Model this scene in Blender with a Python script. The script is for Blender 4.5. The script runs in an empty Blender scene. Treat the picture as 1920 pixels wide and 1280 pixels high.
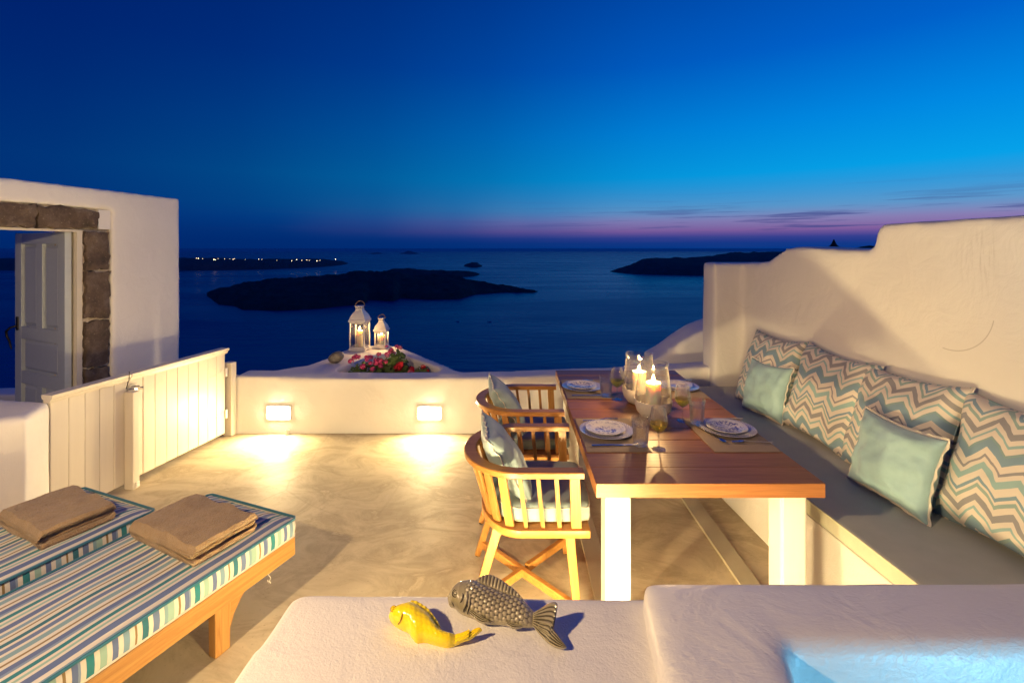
import bpy, bmesh, math, random
from mathutils import Vector, Matrix, noise
random.seed(7)
S = bpy.context.scene
COL = S.collection
R = math.radians
# ------------------------------------------------------------------ camera
CAMZ, F = 1.73, 906.7            # eye height (m); focal length in pixels of a 1920 wide frame (17 mm)
cam_d = bpy.data.cameras.new('camera'); cam = bpy.data.objects.new('camera', cam_d); COL.objects.link(cam)
cam.location = (0, 0, CAMZ); cam.rotation_euler = (R(90), 0, 0)
cam_d.lens = 17.0; cam_d.sensor_width = 36.0; cam_d.shift_y = -174 / 1920
cam_d.clip_start = 0.05; cam_d.clip_end = 120000
S.camera = cam
S.render.engine = 'CYCLES'
S.cycles.use_denoising = True
S.cycles.max_bounces = 10; S.cycles.transparent_max_bounces = 24
S.cycles.sample_clamp_indirect = 6.0
S.cycles.caustics_reflective = False; S.cycles.caustics_refractive = False
S.view_settings.view_transform = 'Standard'; S.view_settings.look = 'None'
S.view_settings.exposure = 0.0; S.view_settings.gamma = 1.0
# ------------------------------------------------------------------ dusk sky
W = bpy.data.worlds.new('World'); S.world = W; W.use_nodes = True
wt = W.node_tree; wt.nodes.clear()
def wn(t, **k):
    n = wt.nodes.new(t)
    for a, b in k.items(): setattr(n, a, b)
    return n
def wmath(op, a, b=None, c=None):
    n = wn('ShaderNodeMath', operation=op)
    for i, v in enumerate((a, b, c)):
        if v is None: continue
        if isinstance(v, (int, float)): n.inputs[i].default_value = v
        else: wt.links.new(v, n.inputs[i])
    return n.outputs[0]
def s2l(c):
    return tuple((v / 255 / 12.92 if v / 255 <= .04045 else ((v / 255 + .055) / 1.055) ** 2.4) for v in c) + (1,)
def wramp(fac, stops, interp='LINEAR'):
    n = wn('ShaderNodeValToRGB'); e = n.color_ramp.elements; n.color_ramp.interpolation = interp
    e.remove(e[1]); e[0].position = stops[0][0]; e[0].color = s2l(stops[0][1])
    for p, c in stops[1:]: e.new(p).color = s2l(c)
    wt.links.new(fac, n.inputs[0]); return n.outputs[0]
def wmix(f, a, b):
    n = wn('ShaderNodeMix', data_type='RGBA'); wt.links.new(f, n.inputs[0]); wt.links.new(a, n.inputs[6])
    if isinstance(b, tuple): n.inputs[7].default_value = b
    else: wt.links.new(b, n.inputs[7])
    return n.outputs[2]
tc = wn('ShaderNodeTexCoord'); sp = wn('ShaderNodeSeparateXYZ'); wt.links.new(tc.outputs['Generated'], sp.inputs[0])
SUNAZ = R(56)                    # the sun went down to the right of the view
elev = wmath('ARCSINE', sp.outputs[2])
hx = wmath('SQRT', wmath('MAXIMUM', wmath('SUBTRACT', 1.0, wmath('MULTIPLY', sp.outputs[2], sp.outputs[2])), 1e-5))
dsun = wmath('DIVIDE', wmath('ADD', wmath('MULTIPLY', sp.outputs[0], math.sin(SUNAZ)), wmath('MULTIPLY', sp.outputs[1], math.cos(SUNAZ))), hx)
side = wmath('MULTIPLY_ADD', dsun, .5, .5)           # 1 towards the afterglow, 0 away from it
ee = wmath('MAXIMUM', wmath('MULTIPLY', elev, 180 / math.pi / 90), 0.0)   # 0 horizon .. 1 zenith
es = wmath('POWER', ee, .5)
def E(d): return (d / 90) ** .5
g_ = lambda v: (255 * (1.055 * v ** (1 / 2.4) - .055 if v > .0031 else 12.92 * v),) * 3
glow = wramp(es, [(0, (0, 56, 134)), (E(.9), (3, 58, 137)), (E(2.0), (10, 78, 154)), (E(3.2), (14, 106, 184)), (E(4.8), (16, 140, 210)),
                  (E(8), (6, 162, 234)), (E(13), (0, 138, 228)), (E(20), (0, 98, 204)), (E(32), (0, 62, 160)), (E(55), (2, 42, 125)), (1, (4, 36, 112))])
away = wramp(es, [(0, (0, 37, 103)), (E(1.6), (0, 40, 109)), (E(3.5), (0, 42, 114)), (E(8), (0, 38, 112)), (E(16), (0, 30, 106)), (E(30), (0, 25, 98)), (E(60), (3, 26, 92)), (1, (4, 34, 108))])
mf = wramp(side, [(0, g_(0)), (.30, g_(.012)), (.42, g_(.05)), (.54, g_(.13)), (.66, g_(.27)), (.76, g_(.46)), (.88, g_(.80)), (1, g_(1))])
sky = wmix(mf, away, glow)
# dusky pink belt low over the place where the sun set
pk = wramp(es, [(0, g_(0)), (E(.6), g_(.10)), (E(1.2), g_(.42)), (E(2.0), g_(.85)), (E(3.4), g_(.80)), (E(5), g_(.50)), (E(8), g_(0)), (1, g_(0))])
pa = wramp(side, [(0, g_(0)), (.56, g_(0)), (.65, g_(.05)), (.72, g_(.17)), (.79, g_(.42)), (.88, g_(.82)), (1, g_(1))], 'EASE')
pcol = wramp(es, [(0, (60, 50, 140)), (E(1.2), (80, 62, 146)), (E(2.0), (142, 98, 158)), (E(3.0), (150, 130, 178)), (E(4.4), (118, 164, 204)), (E(7), (84, 168, 220)), (1, (84, 168, 220))])
sky = wmix(wmath('MULTIPLY', pk, pa), sky, pcol)
# thin streaks of cloud low over the afterglow
mp = wn('ShaderNodeMapping'); mp.inputs['Scale'].default_value = (2.2, 2.2, 62); wt.links.new(tc.outputs['Generated'], mp.inputs[0])
nz = wn('ShaderNodeTexNoise'); nz.inputs['Scale'].default_value = 2.3; nz.inputs['Detail'].default_value = 5; nz.inputs['Roughness'].default_value = .55
wt.links.new(mp.outputs[0], nz.inputs[0])
cl = wramp(nz.outputs[0], [(0, (0, 0, 0)), (.53, (0, 0, 0)), (.64, (255, 255, 255)), (1, (255, 255, 255))])
band = wramp(es, [(0, (0, 0, 0)), (E(.7), (90, 90, 90)), (E(1.6), (235, 235, 235)), (E(3.4), (235, 235, 235)), (E(5.2), (120, 120, 120)), (E(7), (0, 0, 0)), (1, (0, 0, 0))])
cf = wmath('MULTIPLY', wmath('MULTIPLY', cl, band), wmath('POWER', mf, 2.0))
sky = wmix(cf, sky, s2l((62, 72, 138)))
bg = wn('ShaderNodeBackground'); bg.inputs[1].default_value = 1.0; wt.links.new(sky, bg.inputs[0])
ow = wn('ShaderNodeOutputWorld'); wt.links.new(bg.outputs[0], ow.inputs[0])

# ------------------------------------------------------------------ helpers
def up(x, y, z):                 # picture position (1920x1280) -> point at height z
    d = (CAMZ - z) * F / (y - 466.0)
    return Vector(((x - 960) * d / F, d, z))
def tag(o, label=None, cat=None, group=None, kind=None):
    if label: o['label'] = label
    if cat: o['category'] = cat
    if group: o['group'] = group
    if kind: o['kind'] = kind
    return o
def link(o, parent=None):
    COL.objects.link(o)
    if parent is not None: o.parent = parent
    return o
def thing(name, label, cat, loc=(0, 0, 0), rz=0, group=None):
    o = bpy.data.objects.new(name, None); link(o); o.location = loc; o.rotation_euler = (0, 0, rz); o.empty_display_size = .05
    return tag(o, label, cat, group)
def sharpen(bm, ang=35):
    a = R(ang)
    for f in bm.faces: f.smooth = True
    for e in bm.edges:
        if len(e.link_faces) == 2 and e.calc_face_angle(0) > a: e.smooth = False
def obj(name, bm, mat, parent=None, ang=35, smooth=True):
    bmesh.ops.recalc_face_normals(bm, faces=bm.faces)
    if smooth: sharpen(bm, ang)
    me = bpy.data.meshes.new(name); bm.to_mesh(me); bm.free()
    me.materials.append(MAT[mat] if isinstance(mat, str) else mat)
    return link(bpy.data.objects.new(name, me), parent)
def pyobj(name, vs, fs, mat, parent=None, ang=35, smooth=True):
    bm = bmesh.new(); vv = [bm.verts.new(v) for v in vs]
    for f in fs:
        try: bm.faces.new([vv[i] for i in f])
        except ValueError: pass
    return obj(name, bm, mat, parent, ang, smooth)
def share(src, name, parent, loc=None, rot=None, scale=None):
    o = bpy.data.objects.new(name, src.data); link(o, parent)
    if loc is not None: o.location = loc
    if rot is not None: o.rotation_euler = rot
    if scale is not None: o.scale = scale
    return o
def copy_tree(o, parent=None):
    c = o.copy(); COL.objects.link(c); c.parent = parent
    for ch in list(o.children): copy_tree(ch, c)
    return c
def add_box(bm, c, s, m=None, bev=0, seg=2):
    x, y, z = [v / 2 for v in s]
    vs = [bm.verts.new(Vector((c[0] + a * x, c[1] + b * y, c[2] + d * z)) if m is None else m @ Vector((c[0] + a * x, c[1] + b * y, c[2] + d * z)))
          for a, b, d in ((-1, -1, -1), (1, -1, -1), (1, 1, -1), (-1, 1, -1), (-1, -1, 1), (1, -1, 1), (1, 1, 1), (-1, 1, 1))]
    fs = [bm.faces.new([vs[i] for i in q]) for q in ((3, 2, 1, 0), (4, 5, 6, 7), (0, 1, 5, 4), (1, 2, 6, 5), (2, 3, 7, 6), (3, 0, 4, 7))]
    if bev:
        es = list({e for f in fs for e in f.edges})
        bmesh.ops.bevel(bm, geom=es, offset=bev, segments=seg, affect='EDGES', profile=.5)
def box(name, c, s, mat, parent=None, bev=.003, seg=2, m=None):
    bm = bmesh.new(); add_box(bm, c, s, m, bev, seg); return obj(name, bm, mat, parent, 14)
def add_extr(bm, poly, vec, bev=0, seg=2):
    vec = Vector(vec); a = [bm.verts.new(Vector(p)) for p in poly]; b = [bm.verts.new(Vector(p) + vec) for p in poly]
    n = len(poly); fs = [bm.faces.new(a[::-1]), bm.faces.new(b)]
    for i in range(n): fs.append(bm.faces.new((a[i], a[(i + 1) % n], b[(i + 1) % n], b[i])))
    bmesh.ops.recalc_face_normals(bm, faces=fs)
    if bev: bmesh.ops.bevel(bm, geom=list({e for f in fs for e in f.edges}), offset=bev, segments=seg, affect='EDGES', profile=.5)
def extr(name, poly, vec, mat, parent=None, bev=.003, seg=2):
    bm = bmesh.new(); add_extr(bm, poly, vec, bev, seg); return obj(name, bm, mat, parent, 14)
def add_lathe(bm, prof, n=32, c=(0, 0, 0), wob=None, caps=True):
    rings = []
    for k, (r, z) in enumerate(prof):
        if r < 1e-5: rings.append([bm.verts.new((c[0], c[1], c[2] + z))])
        else:
            rings.append([])
            for i in range(n):
                a = 2 * math.pi * i / n; rr = r * (wob(a, k) if wob else 1)
                rings[-1].append(bm.verts.new((c[0] + rr * math.cos(a), c[1] + rr * math.sin(a), c[2] + z)))
    for p, q in zip(rings, rings[1:]):
        if len(p) == 1 and len(q) == 1: continue
        for i in range(n):
            j = (i + 1) % n
            if len(p) == 1: bm.faces.new((p[0], q[j], q[i]))
            elif len(q) == 1: bm.faces.new((p[i], p[j], q[0]))
            else: bm.faces.new((p[i], p[j], q[j], q[i]))
def lathe(name, prof, mat, parent=None, n=32, c=(0, 0, 0), wob=None, ang=40):
    bm = bmesh.new(); add_lathe(bm, prof, n, c, wob); return obj(name, bm, mat, parent, ang)
def add_tube(bm, pts, r, n=8, closed=False):
    pts = [Vector(p) for p in pts]; m = len(pts); rings = []; prev = None
    for i, p in enumerate(pts):
        t = (pts[(i + 1) % m] - pts[i - 1]) if closed else (pts[min(i + 1, m - 1)] - pts[max(i - 1, 0)])
        t.normalize()
        ref = prev if prev is not None else (Vector((0, 0, 1)) if abs(t.z) < .9 else Vector((1, 0, 0)))
        a = (ref - t * ref.dot(t)).normalized(); prev = a; b = t.cross(a)
        rr = r[i] if isinstance(r, (list, tuple)) else r
        rings.append([bm.verts.new(p + (a * math.cos(2 * math.pi * k / n) + b * math.sin(2 * math.pi * k / n)) * rr) for k in range(n)])
    for i in range(m if closed else m - 1):
        p, q = rings[i], rings[(i + 1) % m]
        for k in range(n): bm.faces.new((p[k], p[(k + 1) % n], q[(k + 1) % n], q[k]))
    if not closed: bm.faces.new(rings[0][::-1]); bm.faces.new(rings[-1])
def tube(name, pts, r, mat, parent=None, n=8, closed=False):
    bm = bmesh.new(); add_tube(bm, pts, r, n, closed); return obj(name, bm, mat, parent, 60)
def add_beam(bm, p, q, w, t, side, w2=None, t2=None):
    """square bar from p to q; w measured along `side`, t across it; may taper"""
    p, q = Vector(p), Vector(q); d = (q - p).normalized(); s = Vector(side); s = (s - d * s.dot(d)).normalized(); u = d.cross(s)
    w2 = w2 or w; t2 = t2 or t; vs = []
    for c, ww, tt in ((p, w, t), (q, w2, t2)):
        for a, b in ((-1, -1), (1, -1), (1, 1), (-1, 1)): vs.append(bm.verts.new(c + s * a * ww / 2 + u * b * tt / 2))
    fs = [bm.faces.new([vs[i] for i in f]) for f in ((3, 2, 1, 0), (4, 5, 6, 7), (0, 1, 5, 4), (1, 2, 6, 5), (2, 3, 7, 6), (3, 0, 4, 7))]
    bmesh.ops.bevel(bm, geom=list({e for f in fs for e in f.edges}), offset=min(w, t, w2, t2) * .1, segments=2, affect='EDGES', profile=.5)
def beam(name, p, q, w, t, side, mat, parent=None, w2=None, t2=None):
    bm = bmesh.new(); add_beam(bm, p, q, w, t, side, w2, t2); return obj(name, bm, mat, parent, 14)
def plaster(name, bm, mat, voxel=.025, it=8, amp=.005, freq=2.2, parent=None):
    """hand-trowelled masonry: closed solids merged, corners softened, faces slightly uneven"""
    me = bpy.data.meshes.new('t'); bm.to_mesh(me); bm.free(); o = bpy.data.objects.new('t', me); COL.objects.link(o)
    m = o.modifiers.new('r', 'REMESH'); m.mode = 'VOXEL'; m.voxel_size = voxel
    s = o.modifiers.new('s', 'SMOOTH'); s.factor = .5; s.iterations = it
    dg = bpy.context.evaluated_depsgraph_get(); me2 = bpy.data.meshes.new_from_object(o.evaluated_get(dg))
    bpy.data.objects.remove(o); me2.name = name; me2.materials.clear(); me2.materials.append(MAT[mat])
    cn = [(v.co.copy(), v.normal.copy()) for v in me2.vertices]; flat = []
    for p, q in cn: flat.extend(p + q * amp * (noise.noise(p * freq) + .4 * noise.noise(p * freq * 3.1)))
    me2.vertices.foreach_set('co', flat); me2.update()
    for p in me2.polygons: p.use_smooth = True
    return link(bpy.data.objects.new(name, me2), parent)
def frame_of(o, origin, xa, ya):
    x = Vector(xa).normalized(); y = Vector(ya); y = (y - x * y.dot(x)).normalized(); z = x.cross(y)
    m = Matrix((x, y, z)).transposed().to_4x4(); m.translation = Vector(origin)
    o.location = m.to_translation(); o.rotation_euler = m.to_euler(); return m

# ------------------------------------------------------------------ materials
MAT = {}
class M:
    def __init__(s, name, rough=.6, color=(.5, .5, .5), spec=.5, metal=0, sheen=0, coat=0):
        s.m = bpy.data.materials.new(name); s.m.use_nodes = True; MAT[name] = s.m; s.t = s.m.node_tree
        s.b = s.t.nodes['Principled BSDF']; s.b.inputs['Roughness'].default_value = rough; s.b.inputs['Base Color'].default_value = tuple(color[:3]) + (1,)
        s.b.inputs['Specular IOR Level'].default_value = spec; s.b.inputs['Metallic'].default_value = metal
        s.b.inputs['Sheen Weight'].default_value = sheen; s.b.inputs['Coat Weight'].default_value = coat
    def n(s, t, **k):
        n = s.t.nodes.new(t)
        for a, b in k.items(): setattr(n, a, b)
        return n
    def set(s, sock, v):
        if hasattr(v, 'links'): s.t.links.new(v, sock)
        else: sock.default_value = v
    def coord(s, which='Object', scale=None, rot=None):
        o = s.n('ShaderNodeTexCoord').outputs[which]
        if scale or rot:
            m = s.n('ShaderNodeMapping'); s.t.links.new(o, m.inputs[0])
            if scale: m.inputs['Scale'].default_value = scale
            if rot: m.inputs['Rotation'].default_value = rot
            o = m.outputs[0]
        return o
    def pos(s, scale=None):
        o = s.n('ShaderNodeNewGeometry').outputs['Position']
        if scale:
            m = s.n('ShaderNodeMapping'); s.t.links.new(o, m.inputs[0]); m.inputs['Scale'].default_value = scale; o = m.outputs[0]
        return o
    def noise(s, vec, scale, detail=4, rough=.55, dist=0):
        n = s.n('ShaderNodeTexNoise'); s.set(n.inputs['Vector'], vec); n.inputs['Scale'].default_value = scale
        n.inputs['Detail'].default_value = detail; n.inputs['Roughness'].default_value = rough; n.inputs['Distortion'].default_value = dist
        return n.outputs[0]
    def vor(s, vec, scale, feature='F1', out=0, rnd=1):
        n = s.n('ShaderNodeTexVoronoi', feature=feature); s.set(n.inputs['Vector'], vec); n.inputs['Scale'].default_value = scale
        n.inputs['Randomness'].default_value = rnd
        return n.outputs[out]
    def math(s, op, a, b=None, c=None):
        n = s.n('ShaderNodeMath', operation=op)
        for i, v in enumerate((a, b, c)):
            if v is not None: s.set(n.inputs[i], v)
        return n.outputs[0]
    def sep(s, v):
        n = s.n('ShaderNodeSeparateXYZ'); s.set(n.inputs[0], v); return n.outputs
    def ramp(s, f, stops, interp='LINEAR'):
        n = s.n('ShaderNodeValToRGB'); e = n.color_ramp.elements; n.color_ramp.interpolation = interp; s.set(n.inputs[0], f)
        e.remove(e[1]); q = lambda c: (c, c, c, 1) if isinstance(c, (int, float)) else tuple(c[:3]) + (1,)
        e[0].position = stops[0][0]; e[0].color = q(stops[0][1])
        for p, c in stops[1:]: e.new(p).color = q(c)
        return n.outputs[0]
    def mix(s, f, a, b, mode='MIX'):
        n = s.n('ShaderNodeMix', data_type='RGBA', blend_type=mode); s.set(n.inputs[0], f)
        for i, v in ((6, a), (7, b)):
            s.set(n.inputs[i], tuple(v[:3]) + (1,) if isinstance(v, tuple) else v)
        return n.outputs[2]
    def color(s, v): s.set(s.b.inputs['Base Color'], v); return s
    def rough(s, v): s.set(s.b.inputs['Roughness'], v); return s
    def bump(s, h, strength=.3, dist=.01):
        n = s.n('ShaderNodeBump'); n.inputs['Strength'].default_value = strength; n.inputs['Distance'].default_value = dist; s.set(n.inputs['Height'], h)
        prev = s.b.inputs['Normal']
        if prev.is_linked: s.t.links.new(prev.links[0].from_socket, n.inputs['Normal'])
        s.t.links.new(n.outputs[0], prev); return s

# limewashed plaster, fine stipple with broad trowel waves and a few stains
def plaster_mat(name, base, rough=.62, fine=.25, stroke=0.0, spec=.3):
    m = M(name, rough, base, spec); p = m.pos()
    big = m.noise(p, 1.6, 4, .6); st = m.noise(p, 5.0, 6, .65, .6)
    dark = tuple(c * .86 for c in base)
    c = m.mix(m.ramp(big, [(.3, 0.), (.75, .55)]), base, dark)
    c = m.mix(m.ramp(st, [(.62, 0.), (.80, .22)]), c, tuple(b * k for b, k in zip(base, (.72, .70, .66))))
    m.color(c)
    m.bump(m.noise(p, 6, 4, .6, .8), .22, .03); m.bump(m.noise(p, 31, 5, .65, 1.0), .16, .005)
    ck = m.vor(m.mix(.12, p, m.n('ShaderNodeTexNoise').outputs[1]), .9, 'DISTANCE_TO_EDGE'); crk = m.math('MULTIPLY', m.ramp(ck, [(0, 1.), (.0022, .6), (.004, 0.)]), m.ramp(m.noise(p, 1.1, 2), [(.56, 0.), (.64, .16)]))
    m.color(m.mix(crk, c, tuple(b * .45 for b in base)))
    m.bump(m.noise(p, 190, 3, .6), fine, .0025)
    if stroke: m.bump(m.noise(m.pos((38, 95, 60)), 1.0, 3, .55, 1.2), stroke, .004)
    return m
plaster_mat('plaster', (.80, .78, .74))
plaster_mat('plaster_fine', (.80, .77, .73), .6, .6)
plaster_mat('pool_paint', (.78, .76, .74), .34, .15, .40, .5)
# the bench wall: same limewash with a curved scratch and grey rub marks
m = plaster_mat('plaster_scuffed', (.80, .78, .74)); q = m.sep(m.pos()); old = m.b.inputs['Base Color'].links[0].from_socket
dy = m.math('SUBTRACT', q[1], 2.475); dz = m.math('SUBTRACT', q[2], 1.425); rr = m.math('SQRT', m.math('ADD', m.math('MULTIPLY', dy, dy), m.math('MULTIPLY', dz, dz)))
ln = m.ramp(m.math('ABSOLUTE', m.math('SUBTRACT', rr, .213)), [(0, .60), (.0010, .45), (.0022, 0.)]); an = m.math('ARCTAN2', dz, m.math('MULTIPLY', dy, -1.0))
seg = m.math('MULTIPLY', m.math('GREATER_THAN', an, -1.75), m.math('LESS_THAN', an, -.15))
sy = m.math('SUBTRACT', q[1], 2.32); sz = m.math('SUBTRACT', q[2], 1.68); rad = m.math('SQRT', m.math('ADD', m.math('MULTIPLY', sy, sy), m.math('MULTIPLY', m.math('MULTIPLY', sz, sz), .45)))
mp_ = m.n('ShaderNodeMapping'); m.set(mp_.inputs[0], m.pos()); mp_.inputs['Rotation'].default_value = (.5, 0, 0); mp_.inputs['Scale'].default_value = (1, 60, 7)
rub = m.math('MULTIPLY', m.ramp(rad, [(.0, .30), (.14, 0.)]), m.ramp(m.noise(mp_.outputs[0], 1.0, 4, .6), [(.5, 0.), (.66, 1.)]))
m.color(m.mix(m.math('MAXIMUM', m.math('MULTIPLY', ln, seg), rub), old, (.30, .27, .24)))
# trowelled, waxed cement floor
m = M('cement', .5, (.40, .34, .26), .2); p = m.pos()
a = m.noise(p, .9, 6, .62, 1.2); b = m.noise(m.pos((1.0, 1.5, 1)), 2.6, 9, .70, 1.1); c_ = m.noise(p, 26, 4, .6)
c = m.mix(m.ramp(a, [(.32, 0.), (.68, 1.)]), (.62, .535, .38), (.50, .425, .295))
c = m.mix(m.ramp(b, [(.42, 0.), (.60, .55), (.66, .0)]), c, (.29, .23, .155))
c = m.mix(m.ramp(b, [(.30, .45), (.40, 0.)]), c, (.56, .49, .385))
c = m.mix(m.ramp(m.vor(p, 2.4), [(.0, .75), (.012, .6), (.018, 0.)]), c, (.12, .10, .08))
ck = m.vor(m.mix(.25, p, m.n('ShaderNodeTexNoise').outputs[1]), .55, 'DISTANCE_TO_EDGE')
c = m.mix(m.math('MULTIPLY', m.ramp(ck, [(0, 1.), (.0008, .7), (.0016, 0.)]), m.ramp(m.noise(p, .8, 2), [(.52, 0.), (.60, .22)])), c, (.20, .16, .11))
c = m.mix(m.ramp(m.noise(p, 55, 2, .5), [(.66, 0.), (.74, .35)]), c, (.22, .17, .12))
yy = m.sep(p)[1]; c = m.mix(m.math('MULTIPLY', m.ramp(m.math('SUBTRACT', yy, 4.0), [(.44, 0.), (.53, 1.)]), m.ramp(m.noise(p, 9, 4), [(.35, 0.), (.65, .55)])), c, (.20, .155, .11))  # shade along the parapet foot painted in as a mottled darker strip
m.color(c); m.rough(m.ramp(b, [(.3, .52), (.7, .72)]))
m.bump(b, .10, .006); m.bump(c_, .10, .0015)
# timber
def wood(name, base, dark, rough, axis='X', scale=1.0, coat=0):
    m = M(name, rough, base, .45, coat=coat)
    sc = {'X': (1.2, 22, 22), 'Y': (22, 1.2, 22), 'Z': (22, 22, 1.2)}[axis]
    v = m.coord('Object', tuple(k * scale for k in sc)); ri = m.n('ShaderNodeObjectInfo').outputs['Random']
    w = m.n('ShaderNodeVectorMath', operation='ADD'); m.set(w.inputs[0], v)
    cx = m.n('ShaderNodeCombineXYZ'); k = m.math('MULTIPLY', ri, 40.0)
    for i in range(3): m.set(cx.inputs[i], k)
    m.set(w.inputs[1], cx.outputs[0]); v = w.outputs[0]
    g = m.noise(v, 1.3, 8, .65, 1.5); f = m.noise(v, 5.5, 4, .6)
    c = m.mix(m.ramp(g, [(.30, 1.), (.62, 0.)]), base, dark)
    c = m.mix(m.ramp(f, [(.52, 0.), (.72, .35)]), c, tuple(x * .55 for x in dark))
    tint = m.math('MULTIPLY_ADD', ri, .42, .79)
    tv = m.n('ShaderNodeVectorMath', operation='SCALE'); m.set(tv.inputs[0], c); m.set(tv.inputs['Scale'], tint)
    m.color(tv.outputs[0]); m.bump(f, .12, .0012); return m
wood('table_wood', (.31, .130, .045), (.18, .068, .022), .42, 'X', 1.0, 0)
wood('table_edge_wood', (.42, .20, .075), (.27, .11, .035), .4, 'X')
wood('chair_wood_x', (.50, .245, .062), (.34, .14, .03), .38, 'X')
wood('chair_wood_z', (.52, .26, .068), (.36, .15, .033), .38, 'Z')
wood('lounger_wood', (.44, .235, .075), (.31, .145, .04), .42, 'Y')
wood('lounger_wood_z', (.44, .235, .075), (.31, .145, .04), .42, 'Z')
# paint
def paint(name, base, rough=.42, axis_scale=(30, 30, 2)):
    m = M(name, rough, base, .45); v = m.coord('Object', axis_scale)
    c = m.mix(m.ramp(m.noise(v, 1.0, 5, .6), [(.35, 0.), (.8, .5)]), base, tuple(b * .88 for b in base))
    c = m.mix(m.ramp(m.noise(m.pos(), 7, 5, .7), [(.66, 0.), (.8, .3)]), c, tuple(b * .7 for b in base))
    m.color(c); m.bump(m.noise(v, 2.4, 4), .12, .0015); return m
paint('gate_paint', (.72, .66, .55)); paint('white_paint', (.80, .78, .72)); paint('door_paint', (.46, .51, .55)); paint('frame_paint', (.66, .60, .48))
paint('runner_paint', (.46, .41, .29)); paint('metal_white', (.80, .76, .70), .4, (8, 8, 8))
# volcanic stone of the doorway
m = M('lava_stone', .88, (.10, .075, .06), .25); p = m.pos(); n1 = m.noise(p, 7, 8, .7); n2 = m.noise(p, 60, 4, .7)
c = m.ramp(n1, [(.28, (.040, .033, .028)), (.5, (.115, .082, .062)), (.72, (.21, .165, .13))])
c = m.mix(m.ramp(n2, [(.60, 0.), (.72, .7)]), c, (.36, .30, .24)); m.color(c); m.bump(n1, .6, .03); m.bump(n2, .7, .006)
m = M('mortar', .9, (.55, .46, .36), .2); m.color(m.ramp(m.noise(m.pos(), 40, 5), [(.3, (.40, .32, .23)), (.7, (.66, .58, .47))])); m.bump(m.noise(m.pos(), 70, 4), .6, .006)
# metals
m = M('dark_iron', .45, (.03, .025, .022), .5, .8); m.bump(m.noise(m.pos(), 120), .2, .001)
m = M('steel', .16, (.62, .60, .58), .5, 1.0); m.rough(m.ramp(m.noise(m.coord(), 30), [(.3, .12), (.7, .24)]))
m = M('chrome', .2, (.75, .73, .70), .5, 1.0)
m = M('rattan', .6, (.32, .19, .08)); m.bump(m.noise(m.coord('Object', (200, 200, 200)), 1), .4, .002)
# fabrics
def weave(m, s=900, k=.25):
    v = m.coord('Object'); w = m.n('ShaderNodeTexWave', wave_type='BANDS', bands_direction='X'); m.set(w.inputs[0], v); w.inputs['Scale'].default_value = s / 6
    w2 = m.n('ShaderNodeTexWave', wave_type='BANDS', bands_direction='Y'); m.set(w2.inputs[0], v); w2.inputs['Scale'].default_value = s / 6
    m.bump(m.math('ADD', w.outputs[0], w2.outputs[0]), k, .0006)
    m.bump(m.noise(v, 14, 4, .6), .2, .004)
def fabric(name, base, var=.8, rough=.85, sheen=.25):
    m = M(name, rough, base, .2, sheen=sheen); v = m.coord('Object')
    m.color(m.mix(m.ramp(m.noise(v, 9, 5, .6), [(.3, 0.), (.75, 1.)]), base, tuple(b * var for b in base))); weave(m); return m
fabric('teal_satin', (.36, .56, .60), .82, .42, .3); fabric('chair_fabric', (.27, .37, .40), .85, .6)
fabric('bench_fabric', (.44, .455, .42), .9, .85); fabric('bench_band', (.56, .55, .42), .9)
fabric('trim', (.70, .66, .58), .85); fabric('piping_teal', (.035, .16, .24), .8); fabric('placemat', (.30, .22, .155), .85, .8, .1)
m = M('towel', .95, (.33, .215, .115), .1, sheen=.5); v = m.coord('Object'); n1 = m.noise(v, 420, 3, .7); n2 = m.noise(v, 16, 5, .6)
m.color(m.mix(m.ramp(n2, [(.3, 0.), (.7, 1.)]), (.52, .35, .19), (.37, .235, .12))); m.bump(m.vor(v, 330), .9, .004); m.bump(n1, 1.0, .004); m.bump(n2, .5, .012)
STRIPES = [(.68, .65, .58), (.035, .16, .22), (.68, .65, .58), (.14, .20, .36), (.68, .65, .58), (.22, .36, .42), (.30, .47, .42), (.68, .65, .58), (.27, .19, .085), (.68, .65, .58),
           (.12, .17, .34), (.22, .30, .44), (.68, .65, .58), (.03, .21, .25), (.68, .65, .58), (.30, .47, .42), (.68, .65, .58), (.12, .17, .34), (.68, .65, .58), (.20, .33, .44), (.68, .65, .58), (.27, .19, .085)]
def stripe(name, axis, period, widths):
    m = M(name, .85, (.5, .5, .5), .2, sheen=.2); x = m.sep(m.coord('Object'))[axis]
    f = m.math('FRACT', m.math('ADD', m.math('DIVIDE', x, period), 10.0)); tot = sum(widths); acc = 0; st = []
    for w, c in zip(widths, STRIPES): st.append((acc / tot, c)); acc += w
    c = m.ramp(f, st, 'CONSTANT'); m.color(c); weave(m); return m
stripe('stripe_top', 0, .33, [1.2, 1.3, .9, 1.5, .9, 1.6, .0, 1.1, .6, 1.0, 1.5, .8, 1.0, 1.3, .9, .8, .9, 1.7, 1.0, 1.2, .8, .6])
stripe('stripe_side', 1, .36, [1.3, 1.6, 1.2, 1.7, 1.3, 1.0, 1.9, 1.2, .6, 1.2, 1.3, .6, 1.2, 1.7, 1.2, 1.6, 1.3, 1.4, 1.2, 1.5, 1.3, .6])
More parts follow.
